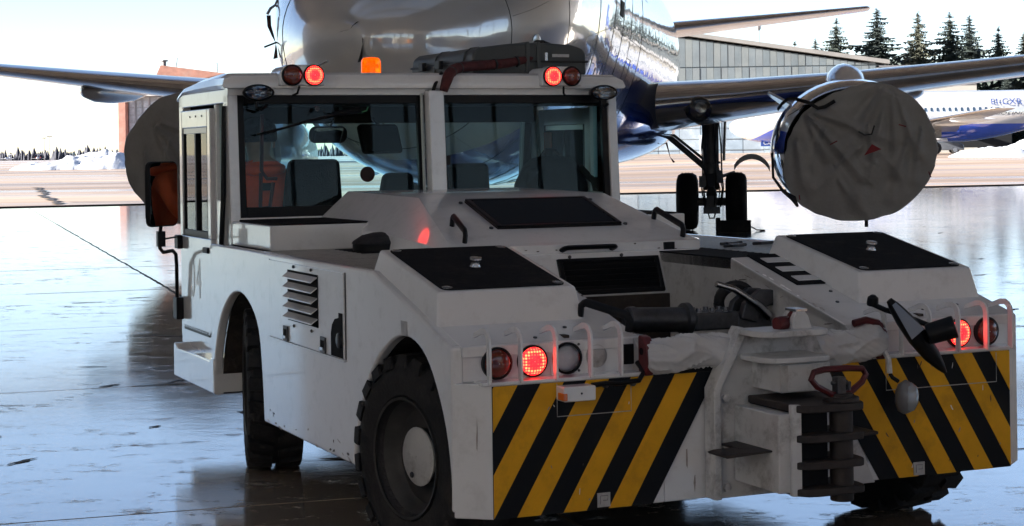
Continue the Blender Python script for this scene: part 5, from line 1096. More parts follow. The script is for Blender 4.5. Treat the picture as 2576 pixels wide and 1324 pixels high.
m = MB(); m.tube([(-.88, 3.40, 1.70), (-.875, 3.44, 1.41), (-.845, 3.45, 1.37), (-.79, 3.45, 1.368)], .010, 6); m.tube([(-.875, 3.45, 1.40), (-.88, 3.45, 1.225), (-.83, 3.45, 1.225), (-.81, 3.45, 1.35)], .010, 6); m.build('guard_rail', RED, TUG)
def round_mirror(name, c, hx, hz, r, n, yaw):
    M_ = Matrix.Translation(c) @ Matrix.Rotation(yaw, 4, 'Z') @ Matrix.Rotation(R(90) + n, 4, 'X'); pts = []
    for cx, cy, a0 in ((hx - r, hz - r, 0), (-hx + r, hz - r, 90), (-hx + r, -hz + r, 180), (hx - r, -hz + r, 270)):
        for k in range(5): a = R(a0 + k * 22.5); pts.append((cx + r * math.cos(a), cy + r * math.sin(a)))
    m = MB(M_); m.prism([(x * 1.06, y * 1.12) for x, y in pts], 'z', -.025, 0); o = m.build(name, BLACKP, TUG, bevel=.006)
    m = MB(M_); m.prism([(x * .98, y * .96) for x, y in pts], 'z', .0005, .002); m.build('mirror_glass', MIRROR, o, smooth=0)
    return o
round_mirror('interior_mirror', Vector((-.275, 4.17, 1.598)), .115, .042, .035, R(8), R(14))
round_mirror('driver_camera_mirror', Vector((.035, 4.17, 1.575)), .15, .078, .025, R(-16), R(26))
m = MB(); m.cyl((-.27, 4.2, 1.62), (-.2, 4.30, 1.70), .008, n=6); m.cyl((.04, 4.2, 1.64), (.02, 4.30, 1.70), .01, n=6); m.build('mirror_stalk', BLACKP, TUG)
m = MB(); m.lathe([(.045, 0), (.045, .003)], (.02, 4.38, 1.37), (0, -1, 0), 24); m.build('windscreen_disc', mat('red_disc', (.25, .05, .04), .6), TUG)
m = MB(); m.tube([(-.36, 3.42, 1.76), (-.33, 3.40, 1.72), (-.37, 3.38, 1.70), (-.33, 3.36, 1.715), (-.32, 3.36, 1.745)], .004, 5); m.build('loose_wire', mat('green_wire', (.10, .30, .12), .5), TUG)
m = MB(); m.box(-.46, -.33, 3.37, 3.43, 1.70, 1.75); m.tube([(-.40, 3.275, 1.715), (-.50, 3.272, 1.70), (-.55, 3.268, 1.695)], [.018, .014, .012], 8); m.tube([(-.50, 3.268, 1.70), (-.70, 3.258, 1.655), (-.90, 3.248, 1.600)], [.010, .008, .005], 6); m.build('rear_wiper', BLACKP, TUG)
m = MB(); m.tube([(-.95, 3.252, 1.594), (-.75, 3.245, 1.640), (-.63, 3.25, 1.672)], .006, 6); m.build('wiper_blade', BLACKP, TUG)
m = MB(); m.lathe([(.012, 0), (.012, .01), (.004, .014)], (-.63, 3.262, 1.722), (0, -1, 0), 12); m.build('glass_bolt', STEEL, TUG)
# right wall papers
m = MB(); m.box(1.02, 1.035, 4.02, 4.10, 1.50, 1.60); m.build('notice', mat('paper_orange', (.4, .15, .08), .8), TUG, smooth=0)
# ---- roof lamps
for s in (-1, 1):
    M_ = Matrix.Identity(4); pts = [(-.117, .0), (.117, .0), (.117, .06), (.105, .088), (.08, .105), (-.08, .105), (-.105, .088), (-.117, .06)]
    m = MB(); m.prism([(s * .722 + x, 1.838 + z) for x, z in pts], 'y', 3.205, 3.27); m.prism([(s * .722 + x * .93, 1.838 + z * .97) for x, z in pts], 'y', 3.27, 3.42); h = m.build('roof_light_housing', PAINT, TUG, bevel=.008, seg=3)
    lamp(TUG, s * .777, 3.203, 1.890, 'amber', .0485); lamp(TUG, s * .664, 3.203, 1.890, 'led', .0485)
    m = MB(); m.tube([(s * .735, 3.215, 1.836), (s * .742, 3.23, 1.80), (s * .76, 3.25, 1.79)], .006, 6); m.build('lamp_lead', BLACKP, TUG)
    # oval spot lamp
    c = Vector((s * .958, 3.17, 1.802)); m = MB()
    def oval(rx, rz, y): return [(c.x + rx * math.cos(2*math.pi*k/28), c.y + y, c.z + rz * math.sin(2*math.pi*k/28)) for k in range(28)]
    m.loft([oval(.070, .034, .004), oval(.074, .037, -.004), oval(.079, .041, 0), oval(.080, .042, .015), oval(.072, .038, .05), oval(.03, .02, .075)], cap=False); sp_ = m.build('spot_lamp', BLACKP, TUG, smooth=50)
    m = MB(); m.loft([oval(.070, .034, -.001), oval(.05, .025, -.010), oval(.01, .005, -.013)]); m.build('lens', CLEAR, sp_, smooth=60)
    m = MB(); m.loft([oval(.068, .033, -.0005), oval(.045, .022, .02), oval(.01, .006, .03)], cap=False); m.build('reflector', CHROME, sp_, smooth=60)
    m = MB(); m.tube([(c.x, c.y + .05, c.z - .03), (c.x, c.y + .05, c.z - .07), (c.x + .03, c.y + .08, c.z - .085), (c.x + .07, c.y + .1, c.z - .06)], .008, 6); m.build('bracket', BLACKP, sp_)
# beacon
m = MB(); m.cyl((-.185, 3.70, 1.90), (-.185, 3.70, 1.925), .06, n=24); bc = m.build('beacon', BLACKP, TUG, bevel=.004)
m = MB(); m.lathe([(.054, 1.925), (.053, 1.985), (.050, 1.998), (.040, 2.008), (.002, 2.012)], (-.185, 3.70, 0), (0, 0, 1), 32)
bl = m.build('beacon_dome', None, bc, smooth=60); bl.data.materials.clear()
bmat = bpy.data.materials.new('beacon_amber'); bmat.use_nodes = True; b_ = bmat.node_tree.nodes['Principled BSDF']; b_.inputs['Base Color'].default_value = (1., .17, .005, 1); b_.inputs['Transmission Weight'].default_value = .85; b_.inputs['Roughness'].default_value = .12; b_.inputs['IOR'].default_value = 1.25
b_.inputs['Emission Color'].default_value = (1, .14, .0, 1); b_.inputs['Emission Strength'].default_value = .11
bl.data.materials.append(bmat)
m = MB(); m.cyl((-.185, 3.70, 1.925), (-.185, 3.70, 1.99), .018, n=12); m.cyl((-.185, 3.70, 1.95), (-.185, 3.70, 1.972), .034, n=16); m.build('bulb', BRIGHT, bc)
# ---- door mirror with arm; the glass is turned so that the driver sits in it
mc = Vector((-1.30, 3.80, 1.295)); camp = Vector((-3.372, -5.466, 1.5)); drv = Vector((-.60, 3.70, 1.56))
nrm = ((camp - mc).normalized() + (drv - mc).normalized()).normalized()
M_ = frame(mc, Vector((0, 0, 1)).cross(nrm), Vector((0, 0, 1)))
pts = []
hx, hz, r = .106, .170, .032
for cx, cy, a0 in ((hx - r, hz - r, 0), (-hx + r, hz - r, 90), (-hx + r, -hz + r, 180), (hx - r, -hz + r, 270)):
    for k in range(5): a = R(a0 + k * 22.5); pts.append((cx + r * math.cos(a), cy + r * math.sin(a)))
m = MB(M_); m.prism(pts, 'z', -.03, 0); m.prism([(x * .8, y * .85) for x, y in pts], 'z', -.055, -.03); dm = m.build('door_mirror', BLACKP, TUG, bevel=.008, seg=3)
m = MB(M_); m.prism([(x * .93, y * .955) for x, y in pts], 'z', .0008, .003); m.build('mirror_glass', MIRROR, dm, smooth=0)
m = MB(); m.tube([(-1.31, 3.83, 1.13), (-1.315, 3.84, 1.06), (-1.31, 3.86, 1.01), (-1.28, 3.92, .985), (-1.2, 4.05, .985), (-1.16, 4.15, .96), (-1.145, 4.2, .90), (-1.14, 4.22, .72)], .010, 8); m.tube([(-1.31, 3.86, 1.055), (-1.14, 4.22, 1.05)], .005, 6); m.box(-1.33, -1.29, 3.815, 3.855, 1.02, 1.10); m.build('mirror_arm', BLACKP, dm)

# ------------------------------------------------------------------ tow hitch at the rear
HP = mat('hitch_paint', (.60, .60, .59), .42, var=.1, vscale=8, dirt=(.06, .045, .035), dirt_amt=.85, dscale=7)
m = MB(); m.prism([(-.235, .276), (-.235, .655), (-.135, .860), (.160, .860), (.225, .70), (.42, .276)], 'y', -.050, -.004); hit = m.build('hitch_plate', HP, TUG, bevel=.005)
m = MB(); m.prism([(-.235, .276), (-.262, .276), (-.262, .66), (-.150, .872), (-.118, .862), (-.235, .655)], 'y', -.075, -.0045); m.build('side_flange', HP, hit, bevel=.004)
for z in (.625, .46, .315): m = MB(); m.lathe([(.022, 0), (.022, .004), (.015, .006), (.015, .018), (.010, .020)], (-.208, -.051, z), (0, -1, 0), 6); m.build('hitch_bolt', HP, hit)
m = MB(); m.prism([(-.17, -.05), (.14, -.05), (.14, -.20), (-.09, -.34), (-.17, -.34)], 'z', .335, .60); m.build('hitch_block', HP, hit, bevel=.006)
m = MB(); m.prism([(-.095, -.05), (.105, -.05), (.105, -.24), (-.095, -.24)], 'z', .655, .755); m.build('upper_block', HP, hit, bevel=.006)
m = MB(); m.box(-.10, -.07, -.246, -.24, .66, .75); m.build('block_edge', PAINTD, hit, smooth=0)
def tongue(z, t, x0, x1, yf, mm, name='jaw_plate'):
    pts = [(x0, -.06)] + [(x1, -.06)] + [(x1 - .03 + .03 * math.cos(R(a)), yf + .06 + .06 * math.sin(R(a))) for a in (0, -30, -60, -90)] + [(x0 + .07 - .07 * math.sin(R(a)), yf + .08 - .08 * math.cos(R(a))) for a in (0, 30, 60, 90)]
    m = MB(); m.prism(pts, 'z', z, z + t); return m.build(name, mm, hit, bevel=.005)
tongue(.845, .022, -.16, .115, -.245, HP, 'top_shelf'); tongue(.757, .020, -.15, .11, -.26, HP, 'middle_shelf')
RUSTY = mat('rusty_jaw', (.045, .036, .032), .6, .2, var=.4, vscale=14, dirt=(.03, .02, .015), dirt_amt=.9, dscale=9)
for z in (.605, .505, .415, .325): tongue(z, .026, -.12, .150, -.40, RUSTY)
m = MB(); m.box(-.105, .03, -.33, -.05, .33, .61); m.build('jaw_cavity', DARK, hit, smooth=0)
m = MB(); m.hexa([(-.125, -.352, .325), (-.095, -.366, .325), (-.095, -.346, .325), (-.125, -.332, .325)], [(-.125, -.352, .632), (-.095, -.366, .632), (-.095, -.346, .632), (-.125, -.332, .632)]); m.build('jaw_cheek', HP, hit, bevel=.003)
m = MB(); m.cyl((.075, -.345, .295), (.075, -.345, .66), .040, n=20); m.build('hitch_pin', RUSTY, hit, bevel=.004)
m = MB(); m.cyl((.075, -.345, .632), (.075, -.345, .648), .062, n=20); m.build('pin_collar', RUSTY, hit, bevel=.003)
m = MB(); m.tube([(.075, -.345, .648), (.03, -.35, .66), (-.03, -.36, .69), (-.055, -.365, .715), (-.045, -.365, .738), (0, -.36, .745), (.10, -.345, .742), (.17, -.335, .735), (.185, -.335, .715), (.17, -.335, .69), (.12, -.34, .66), (.075, -.345, .648)], .011, 8); m.build('pin_handle', RED, hit)
m = MB(); m.box(.05, .085, -.365, -.33, .648, .715); m.cyl((.035, -.35, .695), (.10, -.35, .695), .008, n=8); m.cyl((.09, -.375, .67), (.095, -.37, .70), .006, n=6); m.build('pin_lock', STEEL, hit, bevel=.003)
m = MB(); m.prism([(-.345, .462), (-.355, .470), (-.33, .476), (-.16, .476), (-.16, .47)], 'y', -.30, -.18); m.build('step_ledge', RUSTY, hit, bevel=.003)
m = MB(); m.hexa([(-.16, -.27, .475), (-.15, -.27, .475), (-.15, -.06, .475), (-.16, -.06, .475)], [(-.25, -.22, .470), (-.25, -.22, .478), (-.25, -.1, .478), (-.25, -.1, .470)]); m.build('ledge_gusset', RUSTY, hit)
m = MB(); m.box(.14, .33, -.20, -.02, .478, .490); m.build('step_ledge', RUSTY, hit, bevel=.004)
# little white and red clamp on the top shelf
m = MB(); m.prism([(-.02, .867), (.06, .867), (.045, .91), (.03, .93), (-.0, .93), (-.015, .905)], 'y', -.20, -.175); m.prism([(-.02, .867), (.06, .867), (.045, .91), (.03, .93), (-.0, .93), (-.015, .905)], 'y', -.15, -.125); cl = m.build('clamp_cheek', HP, hit, bevel=.003)
m = MB(); m.lathe([(.034, -.018), (.036, 0), (.034, .018)], (.02, -.162, .895), (0, 1, 0), 18); m.build('clamp_wheel', RED, cl); m = MB(); m.lathe([(.024, -.02), (.026, 0), (.024, .02)], (-.045, -.165, .885), (1, .2, 0), 14); m.build('clamp_knob', RED, cl)
m = MB(); m.cyl((-.05, -.162, .905), (.06, -.162, .905), .006, n=8); m.box(-.005, .04, -.2, -.13, .928, .936); m.build('clamp_bolt', BRIGHT, cl)
# red hook plates that carry the wrapped rolls
for x, s in ((-.485, 1), (.475, -1)):
    m = MB(); m.prism([(.03, .725), (-.02, .715), (-.035, .76), (-.03, .82), (-.005, .85), (.03, .855)], 'x', x - .018, x + .018); hk = m.build('red_hook', RED, TUG, bevel=.008)
    m = MB(); m.lathe([(.013, -.02), (.013, .02)], (x, .0, .80), (1, 0, 0), 12); m.build('hook_hole', DARK, hk)
m = MB(); m.tube([(.36, -.01, .852), (.41, -.015, .862), (.46, -.015, .85), (.485, -.02, .81)], .014, 8); m.build('red_lever', RED, TUG)
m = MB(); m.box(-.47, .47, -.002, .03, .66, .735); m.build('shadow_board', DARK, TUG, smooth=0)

# ------------------------------------------------------------------ things lying on or hanging from the tractor
TM = Matrix.Translation((.897, 6.359, 0)) @ Matrix.Rotation(.412609, 4, 'Z')
def on_tug(name, loc, label, cat, rz=0.): return empty(name, TM @ Vector(loc), .412609 + rz, label, cat)
WRAP = mat('plastic_wrap', (.55, .55, .545), .2, coat=.7, var=.06, vscale=6, dirt=(.3, .28, .25), dirt_amt=.3, dscale=6)
def wrapped_roll(loc, L_, rad, label, seed):
    e = on_tug('wrapped_roll', loc, label, 'tarpaulin'); NA, NL = 64, 90; rg = []
    for i in range(NL + 1):
        t = i / NL; x = (t - .5) * L_; ring = []
        for k in range(NA):
            a = 2*math.pi*k/NA; w = noise.noise(Vector((x * 7 + seed, math.cos(a) * 1.1, math.sin(a) * 1.1))) * .20 + max(0, 1 - 2.6 * abs(noise.noise(Vector((x * 9 + 1.3 * math.cos(a) + seed, 1.6 * math.sin(a), 3))))) ** 2 * .16 + max(0, 1 - 3 * abs(noise.noise(Vector((x * 22 + 2 * math.sin(a), math.cos(a) * 2, seed))))) ** 2 * .06
            rr_ = rad * (1 + w) * (1 - .25 * (2 * t - 1) ** 8)
            ring.append((x, rr_ * .62 * math.cos(a), rr_ * math.sin(a) + .006 * math.sin(x * 19 + seed)))
        rg.append(ring)
    m = MB(); m.loft(rg); m.build('wrap_sheet', WRAP, e, smooth=60)
wrapped_roll((-.315, -.012, .785), .36, .058, 'wrinkled white plastic wrapped roll left of the tow hitch', 1.0)
wrapped_roll((.335, -.012, .775), .31, .055, 'wrinkled white plastic wrapped roll right of the tow hitch', 5.0)
# tow bar head in the well
tb = on_tug('tow_bar_head', (.10, .62, .78), 'grease blackened steel tow bar head lying in the rear well', 'tow bar head')
m = MB(); m.lathe([(.044, -.34), (.050, -.335), (.052, -.31), (.048, -.30), (.048, -.10), (.064, -.095), (.066, -.075), (.05, -.06), (.04, -.05)], (0, 0, .05), (1, 0, -.04), 26); m.lathe([(.044, -.341), (.036, -.339), (.034, -.28)], (0, 0, .05), (1, 0, -.04), 26, cap=False); m.build('tube', STEEL, tb, smooth=40)
m = MB(); m.box(-.07, .13, -.045, .045, .01, .078); m.build('block', STEEL, tb, bevel=.008)
for k in range(6): m = MB(); m.lathe([(.016, 0), (.016, .004), (.011, .006), (.011, .018)], (-.04 + (k % 3) * .06, -.025 + (k // 3) * .05, .078), (0, 0, 1), 8); m.build('nut', BRIGHT, tb)
m = MB(); m.hexa([(.12, -.05, .0), (.30, -.05, .0), (.30, .05, .0), (.12, .05, .0)], [(.12, -.045, .06), (.24, -.045, .09), (.24, .045, .09), (.12, .045, .06)]); m.build('jaw_base', STEEL, tb, bevel=.01)
for y in (-.045, .045): m = MB(); m.prism([(.13, .05), (.20, .03), (.22, .08), (.27, .10), (.30, .07), (.34, .08), (.35, .12), (.30, .155), (.22, .16), (.15, .11)], 'y', y - .018, y + .018); m.build('jaw_fork', STEEL, tb, bevel=.006)
m = MB(); m.tube([(.02, -.06, .19), (.10, -.065, .165), (.20, -.07, .10), (.25, -.07, .055)], [.013, .013, .017, .02], 10); m.build('locking_lever', BRIGHT, tb)
m = MB(); q = Vector((.3, 1, .2)).to_track_quat('Z', 'Y'); m.tube([Vector((.20, .10, .10)) + q @ Vector((.068 * math.cos(2*math.pi*k/24), .068 * math.sin(2*math.pi*k/24), 0)) for k in range(25)], .022, 8); m.build('eye_ring', RUBBER, tb)
ck = on_tug('chain', (.0, .34, .67), 'dirty steel chain heaped in front of the tow bar head', 'chain'); 
m = MB(); rc = random.Random(12)
for k in range(40):
    t = k / 39; c = Vector((-.30 + .75 * t, .05 * math.sin(t * 17), .04 + .05 * abs(math.sin(t * 9)))); q = Vector((rc.uniform(-1, 1), rc.uniform(-1, 1), rc.uniform(-1, 1))).to_track_quat('Z', 'Y')
    m.tube([c + q @ Vector((.024 * math.cos(2*math.pi*j/10), .015 * math.sin(2*math.pi*j/10), 0)) for j in range(11)], .0055, 5)
m.build('links', STEEL, ck)
# black swivel lamp and clear oval lamp hung on the right lights
bl_ = on_tug('black_work_lamp', (.575, -.03, .885), 'black work lamp tilted across the right tail lights', 'work lamp')
Ml = frame((0, -.07, -.085), Vector((.66, 0, -.75)), Vector((.2, 1, .2)))
m = MB(Ml); rg = []
for x, w, h in ((-.185, .008, .012), (-.15, .030, .022), (-.09, .043, .032), (0, .047, .038), (.09, .040, .032), (.15, .024, .018), (.185, .006, .006)):
    rg.append([(x, w * math.cos(2*math.pi*k/18) * .75, h * math.sin(2*math.pi*k/18)) for k in range(18)])
m.loft(rg); m.build('lamp_shell', BLACKP, bl_, smooth=60)
m = MB(Ml); m.hexa([(-.18, -.036, -.008), (-.03, -.044, -.03), (-.03, -.044, .03), (-.18, -.036, .008)], [(-.175, -.033, -.006), (-.03, -.040, -.028), (-.03, -.040, .028), (-.175, -.033, .006)]); m.build('lamp_glass', mat('lamp_face', (.35, .4, .48), .12, .6), bl_)
m = MB(); m.cyl((.02, -.10, -.075), (.10, -.16, -.045), .038, .042, 20); m.build('swivel_knob', BLACKP, bl_, bevel=.006)
m = MB(); m.tube([(-.11, .05, .03), (-.09, .0, .012), (0, -.03, -.02), (.06, -.07, -.05)], .010, 8); m.lathe([(.02, -.01), (.022, 0), (.02, .02), (.008, .03)], (-.11, .05, .035), (0, -.2, 1), 14); m.build('arm', BLACKP, bl_)
ol = on_tug('oval_marker_lamp', (.476, -.03, .74), 'small clear oval lamp hanging on a bent pipe over the right stripes', 'marker lamp')
m = MB(); m.tube([(0, .01, .02), (0, -.03, -.02), (0, -.035, -.07)], .010, 8); m.build('pipe', HP, ol); m = MB(); m.tube([(0, -.035, -.07), (.008, -.04, -.085), (.03, -.045, -.10)], .008, 6); m.build('cable', BLACKP, ol)
m = MB(); m.lathe([(.003, -.062), (.024, -.052), (.036, -.02), (.037, .015), (.028, .045), (.004, .062)], (.055, -.05, -.158), (.08, 0, 1), 20); m.build('lamp_body', mat('lamp_grey', (.16, .16, .165), .3, coat=.5), ol, smooth=60)
m = MB(); m.lathe([(.003, -.054), (.020, -.045), (.031, -.018), (.032, .014), (.024, .040), (.004, .054)], (.066, -.064, -.158), (.08, 0, 1), 20); m.build('lens', mat('ribbed_lens', (.35, .38, .4), .15, .3, coat=1.), ol, smooth=60)
# hard case and red hose on the roof
CASE = mat('case_grey_green', (.055, .062, .062), .5, var=.15, vscale=8); CASES = mat('case_latch', (.02, .02, .02), .5)
cs = on_tug('equipment_case', (.645, 3.90, 1.906), 'dark grey ribbed hard case lying on the cab roof', 'case')
m = MB(); pts = [(-.335, .0), (-.345, .07), (-.335, .125), (-.30, .150), (-.12, .172), (.10, .178), (.25, .168), (.32, .148), (.34, .12), (.34, .0)]
m.prism(pts, 'y', -.46, .48); m.build('shell', CASE, cs, bevel=.02, seg=3)
m = MB(); m.tube([(-.349, .47, .075), (-.349, -.465, .075), (.344, -.465, .075)], .006, 6); m.build('rim_seam', CASES, cs)
for x in (-.02, .045): m = MB(); m.prism([(x - .011, 0), (x + .011, 0), (x + .011, .184), (x - .011, .182)], 'y', -.472, .3); m.build('rib', CASE, cs, bevel=.006)
for y in (-.33, .10): m = MB(); m.prism([(-.352, 0), (-.352, .075), (-.341, .128), (-.30, .155), (-.25, .161), (-.25, .0)], 'y', y - .012, y + .012); m.build('rib', CASE, cs, bevel=.005)
for y in (-.0, .26): m = MB(); m.box(-.372, -.345, y - .035, y + .035, .05, .10); m.build('latch', CASES, cs, bevel=.006)
m = MB(); m.box(.13, .23, -.4665, -.46, .10, .116); m.build('label', STK, cs, smooth=0); m = MB(); m.box(-.3495, -.34, -.30, -.14, .01, .062); m.build('label', STK, cs, smooth=0)
hs_ = on_tug('hose', (.04, 3.30, 1.83), 'dark red cloth sleeved hose running up over the cab roof edge', 'hose')
HOSE = mat('hose_sleeve', (.075, .010, .010), .75, var=.3, vscale=18, bump=.4, bscale=40)
path = [(.005, -.08, -.02), (.02, -.085, .03), (.045, -.06, .07), (.09, -.02, .098), (.17, .05, .115), (.30, .10, .125), (.46, .13, .14), (.58, .15, .160), (.64, .16, .176)]
m = MB(); m.tube(path, [.022, .028, .030, .029, .027, .026, .025, .021, .015], 14); m.build('sleeve', HOSE, hs_, smooth=60)
for k in (2, 3, 5, 6): m = MB(); p_, q_ = Vector(path[k]), Vector(path[k+1]); m.lathe([(.030, -.005), (.030, .005)], p_.lerp(q_, .5), q_ - p_, 14); m.build('band', CASES, hs_)
m = MB(); m.tube([(.64, .16, .176), (.70, .16, .185), (.76, .16, .192)], [.016, .012, .010], 8); m.cyl((.70, .15, .15), (.70, .15, .20), .014, n=10); m.cyl((.70, .15, .10), (.70, .15, .16), .008, n=8); m.build('nozzle', BRIGHT, hs_)
m = MB(); m.tube([(.77, .17, .19), (.82, .17, .16), (.82, .16, .12), (.77, .15, .10)], .008, 6); m.tube([(-.05, -.06, -.03), (-.03, -.055, .02), (.02, -.02, .08)], .010, 8); m.build('thin_hose', BLACKP, hs_)
# backpack on the right seat
bpk = on_tug('backpack', (.86, 3.66, .98), 'black backpack standing on the right hand seat in the cab', 'backpack')
m = MB(); rg = []
for z, w, d_ in ((0, .20, .10), (.05, .225, .13), (.2, .235, .14), (.33, .215, .13), (.42, .17, .11), (.47, .12, .08), (.485, .05, .04)):
    rg.append([(w * math.copysign(abs(math.cos(2*math.pi*k/24)) ** .7, math.cos(2*math.pi*k/24)) * (1 + .05 * noise.noise(Vector((k, z * 9, 1)))), d_ * math.sin(2*math.pi*k/24), z) for k in range(24)])
m.loft(rg); m.build('bag', FABRIC, bpk, smooth=60)
m = MB(); m.tube([(.13, -.1, .42), (.20, -.13, .34), (.235, -.14, .2), (.24, -.12, .05)], .02, 8, sx=.5); m.tube([(-.06, 0, .48), (-.03, 0, .52), (.03, 0, .52), (.06, 0, .48)], .01, 6); m.build('strap', STRAP, bpk)

# ------------------------------------------------------------------ the driver
drv_e = on_tug('person', (-.80, 3.73, .945), 'driver in an orange work jacket and dark knit cap seated in the cab', 'person')
SKIN = mat('skin', (.42, .24, .17), .5, var=.1, vscale=20); JACK = mat('orange_jacket', (.95, .085, .012), .7, var=.2, vscale=9, bump=.4, bscale=14); TROU = mat('dark_trousers', (.02, .024, .035), .85, var=.2)
def skinned(name, joints, edges, root, mats, chooser):
    me = bpy.data.meshes.new(name); me.from_pydata([j[0] for j in joints], edges, []); o = bpy.data.objects.new(name, me); C.objects.link(o)
    o.modifiers.new('skin', 'SKIN'); sb = o.modifiers.new('sub', 'SUBSURF'); sb.levels = sb.render_levels = 2
    for i, j in enumerate(joints): v = me.skin_vertices[0].data[i]; v.radius = j[1] if isinstance(j[1], tuple) else (j[1], j[1]); v.use_root = (i == root)
    dg = bpy.context.evaluated_depsgraph_get(); me2 = bpy.data.meshes.new_from_object(o.evaluated_get(dg)); bpy.data.objects.remove(o)
    me2.name = name; me2.materials.clear()
    for q in mats: me2.materials.append(q)
    for p_ in me2.polygons: p_.material_index = chooser(p_.center); p_.use_smooth = True
    ob = bpy.data.objects.new(name, me2); C.objects.link(ob); ob.parent = drv_e; return ob
J = [((0, 0, .08), (.17, .13)), ((0, .01, .25), (.155, .12)), ((0, .0, .40), (.175, .125)), ((0, .0, .47), (.10, .085)), ((0, .02, .525), (.055, .055)), ((0, .03, .57), (.07, .08)), ((0, .035, .63), (.078, .095)), ((0, .03, .69), (.06, .075)),
     ((.19, 0, .42), .062), ((.27, .10, .24), .052), ((.14, .30, .22), .043), ((.08, .36, .235), .032),
     ((-.19, 0, .42), .062), ((-.25, .10, .24), .052), ((-.06, .28, .22), .043), ((-.02, .34, .245), .032),
     ((.10, .05, .04), .09), ((.12, .42, .06), .075), ((.12, .46, -.28), .052), ((-.10, .05, .04), .09), ((-.12, .42, .06), .075), ((-.12, .46, -.28), .052)]
E_ = [(0, 1), (1, 2), (2, 3), (3, 4), (4, 5), (5, 6), (6, 7), (2, 8), (8, 9), (9, 10), (10, 11), (2, 12), (12, 13), (13, 14), (14, 15), (0, 16), (16, 17), (17, 18), (0, 19), (19, 20), (20, 21)]
J = [((p_[0], p_[1], p_[2]), r_) for p_, r_ in J]
def pick(c):
    if c.z > .515 and abs(c.x) < .12 and c.y < .2: return 0
    if c.y > .32 and c.z > .18 and abs(c.x) < .2: return 0
    if c.z < .10 or c.y > .36: return 2
    return 1
skinned('body', J, E_, 0, [SKIN, JACK, TROU], pick)
# fingers on the wheel rim, nose, ears, cap, shoes
for s, hx in ((1, .08), (-1, -.02)):
    for k in range(4):
        m = MB(); x = hx + s * (.0 + k * .0) + (k - 1.5) * .017; m.tube([(x, .37, .25), (x, .405, .255 - .004 * abs(k - 1.4)), (x, .425, .238), (x, .415, .222)], [.009, .009, .008, .006], 6); m.build('finger', SKIN, drv_e, smooth=60)
    m = MB(); m.tube([(hx - s * .03, .35, .245), (hx - s * .045, .375, .255), (hx - s * .04, .40, .25)], [.011, .010, .007], 6); m.build('thumb', SKIN, drv_e, smooth=60)
m = MB(); m.lathe([(.018, 0), (.014, .022), (.004, .036)], (0, .118, .600), (0, 1, -.25), 8); m.build('nose', SKIN, drv_e, smooth=60)
for s in (-1, 1): m = MB(); m.lathe([(.022, -.006), (.026, 0), (.018, .008)], (s * .082, .03, .605), (s, -.2, 0), 10); m.build('ear', SKIN, drv_e, smooth=60)
for s in (-1, 1): m = MB(); m.lathe([(.010, 0), (.008, .006), (.002, .008)], (s * .030, .115, .625), (0, 1, 0), 8); m.build('eye', DARK, drv_e, smooth=60)
m = MB(); m.tube([(-.022, .112, .56), (0, .119, .558), (.022, .112, .56)], .005, 5); m.build('mouth', mat('lips', (.3, .12, .1), .5), drv_e)
KNIT = mat('knit_cap', (.012, .013, .018), .95, bump=.5, bscale=90)
m = MB(); m.lathe([(.088, .615), (.098, .63), (.097, .67), (.088, .705), (.062, .735), (.03, .747), (.002, .75)], (0, .025, 0), (0, 0, 1), 24); m.build('knit_cap', KNIT, drv_e, smooth=60)
m = MB(); m.tube([(.11 * math.cos(2*math.pi*k/20), .0 + .095 * math.sin(2*math.pi*k/20), .475 + .012 * math.sin(2*math.pi*k/20)) for k in range(21)], .026, 8); m.build('collar', JACK, drv_e, smooth=60)
m = MB(); m.box(-.03, .03, -.135, -.118, .36, .40); m.build('back_patch', STRAP, drv_e, smooth=0)
for s in (-1, 1): m = MB(); m.prism([(.38, -.31), (.64, -.31), (.63, -.26), (.52, -.22), (.40, -.20)], 'x', s * .12 - .045, s * .12 + .045); m.build('shoe', BLACKP, drv_e, bevel=.015)

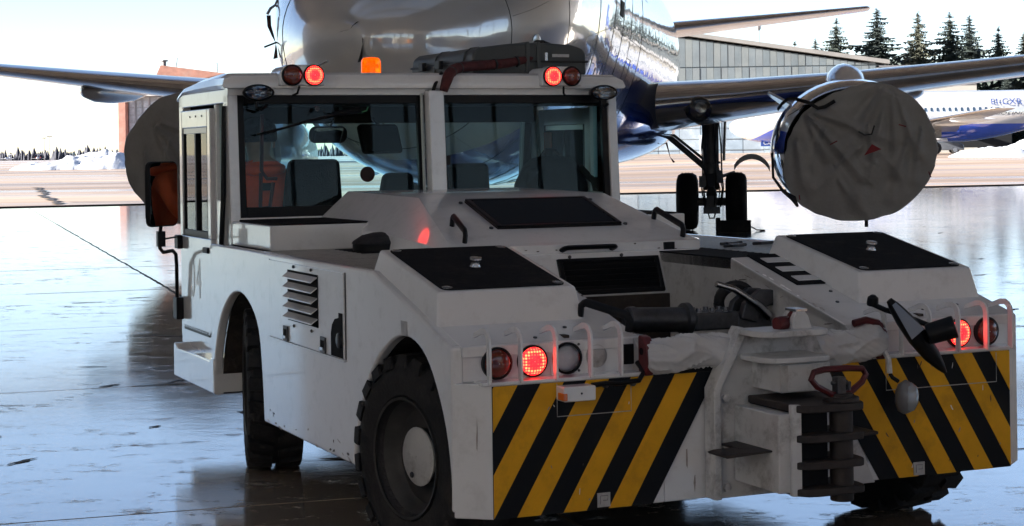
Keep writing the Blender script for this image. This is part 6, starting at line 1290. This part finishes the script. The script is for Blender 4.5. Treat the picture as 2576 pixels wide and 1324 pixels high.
# ------------------------------------------------------------------ wear on the tractor: chips and scrapes with outlines of their own
rw = random.Random(31); CHIP = mat('bare_chip', (.07, .055, .045), .6, var=.4, vscale=30); PALE = mat('pale_scrape', (.80, .80, .79), .4); PRIMER = mat('primer_chip', (.33, .30, .27), .6, var=.3, vscale=30)
def blot(c, u, v, n, ru, rv, mm, name):
    c, u, v, n = Vector(c), Vector(u).normalized(), Vector(v).normalized(), Vector(n).normalized(); k = 8; pts = []
    for q in range(k):
        a = 2 * math.pi * q / k; f = rw.uniform(.45, 1.1); pts.append(c + u * ru * f * math.cos(a) + v * rv * f * math.sin(a))
    m = MB(); m.loft([[p + n * .0004 for p in pts], [p + n * .0012 for p in pts]]); return m.build(name, mm, TUG, smooth=0)
sv = Vector((0, 1, .2565)).normalized(); sn_ = Vector((0, -.2565, 1)).normalized()
for k in range(26):      # along the inner edge of the right and left deck beams
    y = rw.uniform(.10, .86); x = .378 + rw.uniform(0, .014) if k % 3 else -.474 - rw.uniform(0, .012)
    blot((x, y, SL(y) - .0042), sv, (1, 0, 0), sn_, rw.uniform(.006, .022), rw.uniform(.003, .007), (CHIP, PALE, PRIMER)[k % 3], 'paint_chip')
for k in range(14):      # well wall scratches
    y = rw.uniform(.12, .85); z = SL(y) - rw.uniform(.02, .16); blot((.3749, y, z), (0, 1, rw.uniform(-.4, .4)), (0, 0, 1), (-1, 0, 0), rw.uniform(.01, .05), rw.uniform(.0015, .004), (PRIMER, CHIP)[k % 2], 'scratch')
for k in range(22):      # bumper and hazard boards
    s = rw.choice((-1, 1)); x = s * rw.uniform(.5, 1.05); z = rw.uniform(.28, .70); blot((x, -.0066, z), (rw.uniform(-.6, .6), 0, 1), (1, 0, 0), (0, -1, 0), rw.uniform(.004, .016), rw.uniform(.0015, .004), (PRIMER, PALE, CHIP)[k % 3], 'paint_chip')
for x, z, L_ in ((-1.12, .55, .06), (-.33, .42, .05), (.33, .40, .06), (-.30, .33, .04), (.38, .33, .05)): blot((x, .0035 if abs(x) < .45 else -.0, z), (0, 0, 1), (1, 0, 0), (0, -1, 0), L_, .004, PRIMER, 'paint_chip')
for k in range(18):
    y = rw.choice((rw.uniform(1.13, 1.3), rw.uniform(2.2, 2.36), rw.uniform(1.3, 2.2))); z = rw.uniform(.295, .36); blot((-SW - .0002, y, z), (0, 1, rw.uniform(-.3, .3)), (0, 0, 1), (-1, 0, 0), rw.uniform(.006, .03), rw.uniform(.003, .008), (PRIMER, CHIP)[k % 2], 'paint_chip')
for k in range(12):      # hood lip
    x = rw.uniform(-.5, .58); blot((x, 1.5345, rw.uniform(1.05, 1.08)), (1, 0, 0), (0, 0, 1), (0, -1, 0), rw.uniform(.003, .010), rw.uniform(.002, .004), CHIP, 'paint_chip')
for x, y in ((-1.0, .19), (-.7, .2), (-.85, .12), (.62, .2), (.8, .17), (.98, .2), (.55, .42), (.50, .30)):
    m = MB(); m.lathe([(.008, 0), (.007, .005), (.002, .006)], (x, y, SL(y) - .005), (0, -.25, 1), 8); m.build('deck_bolt', STEEL, TUG)
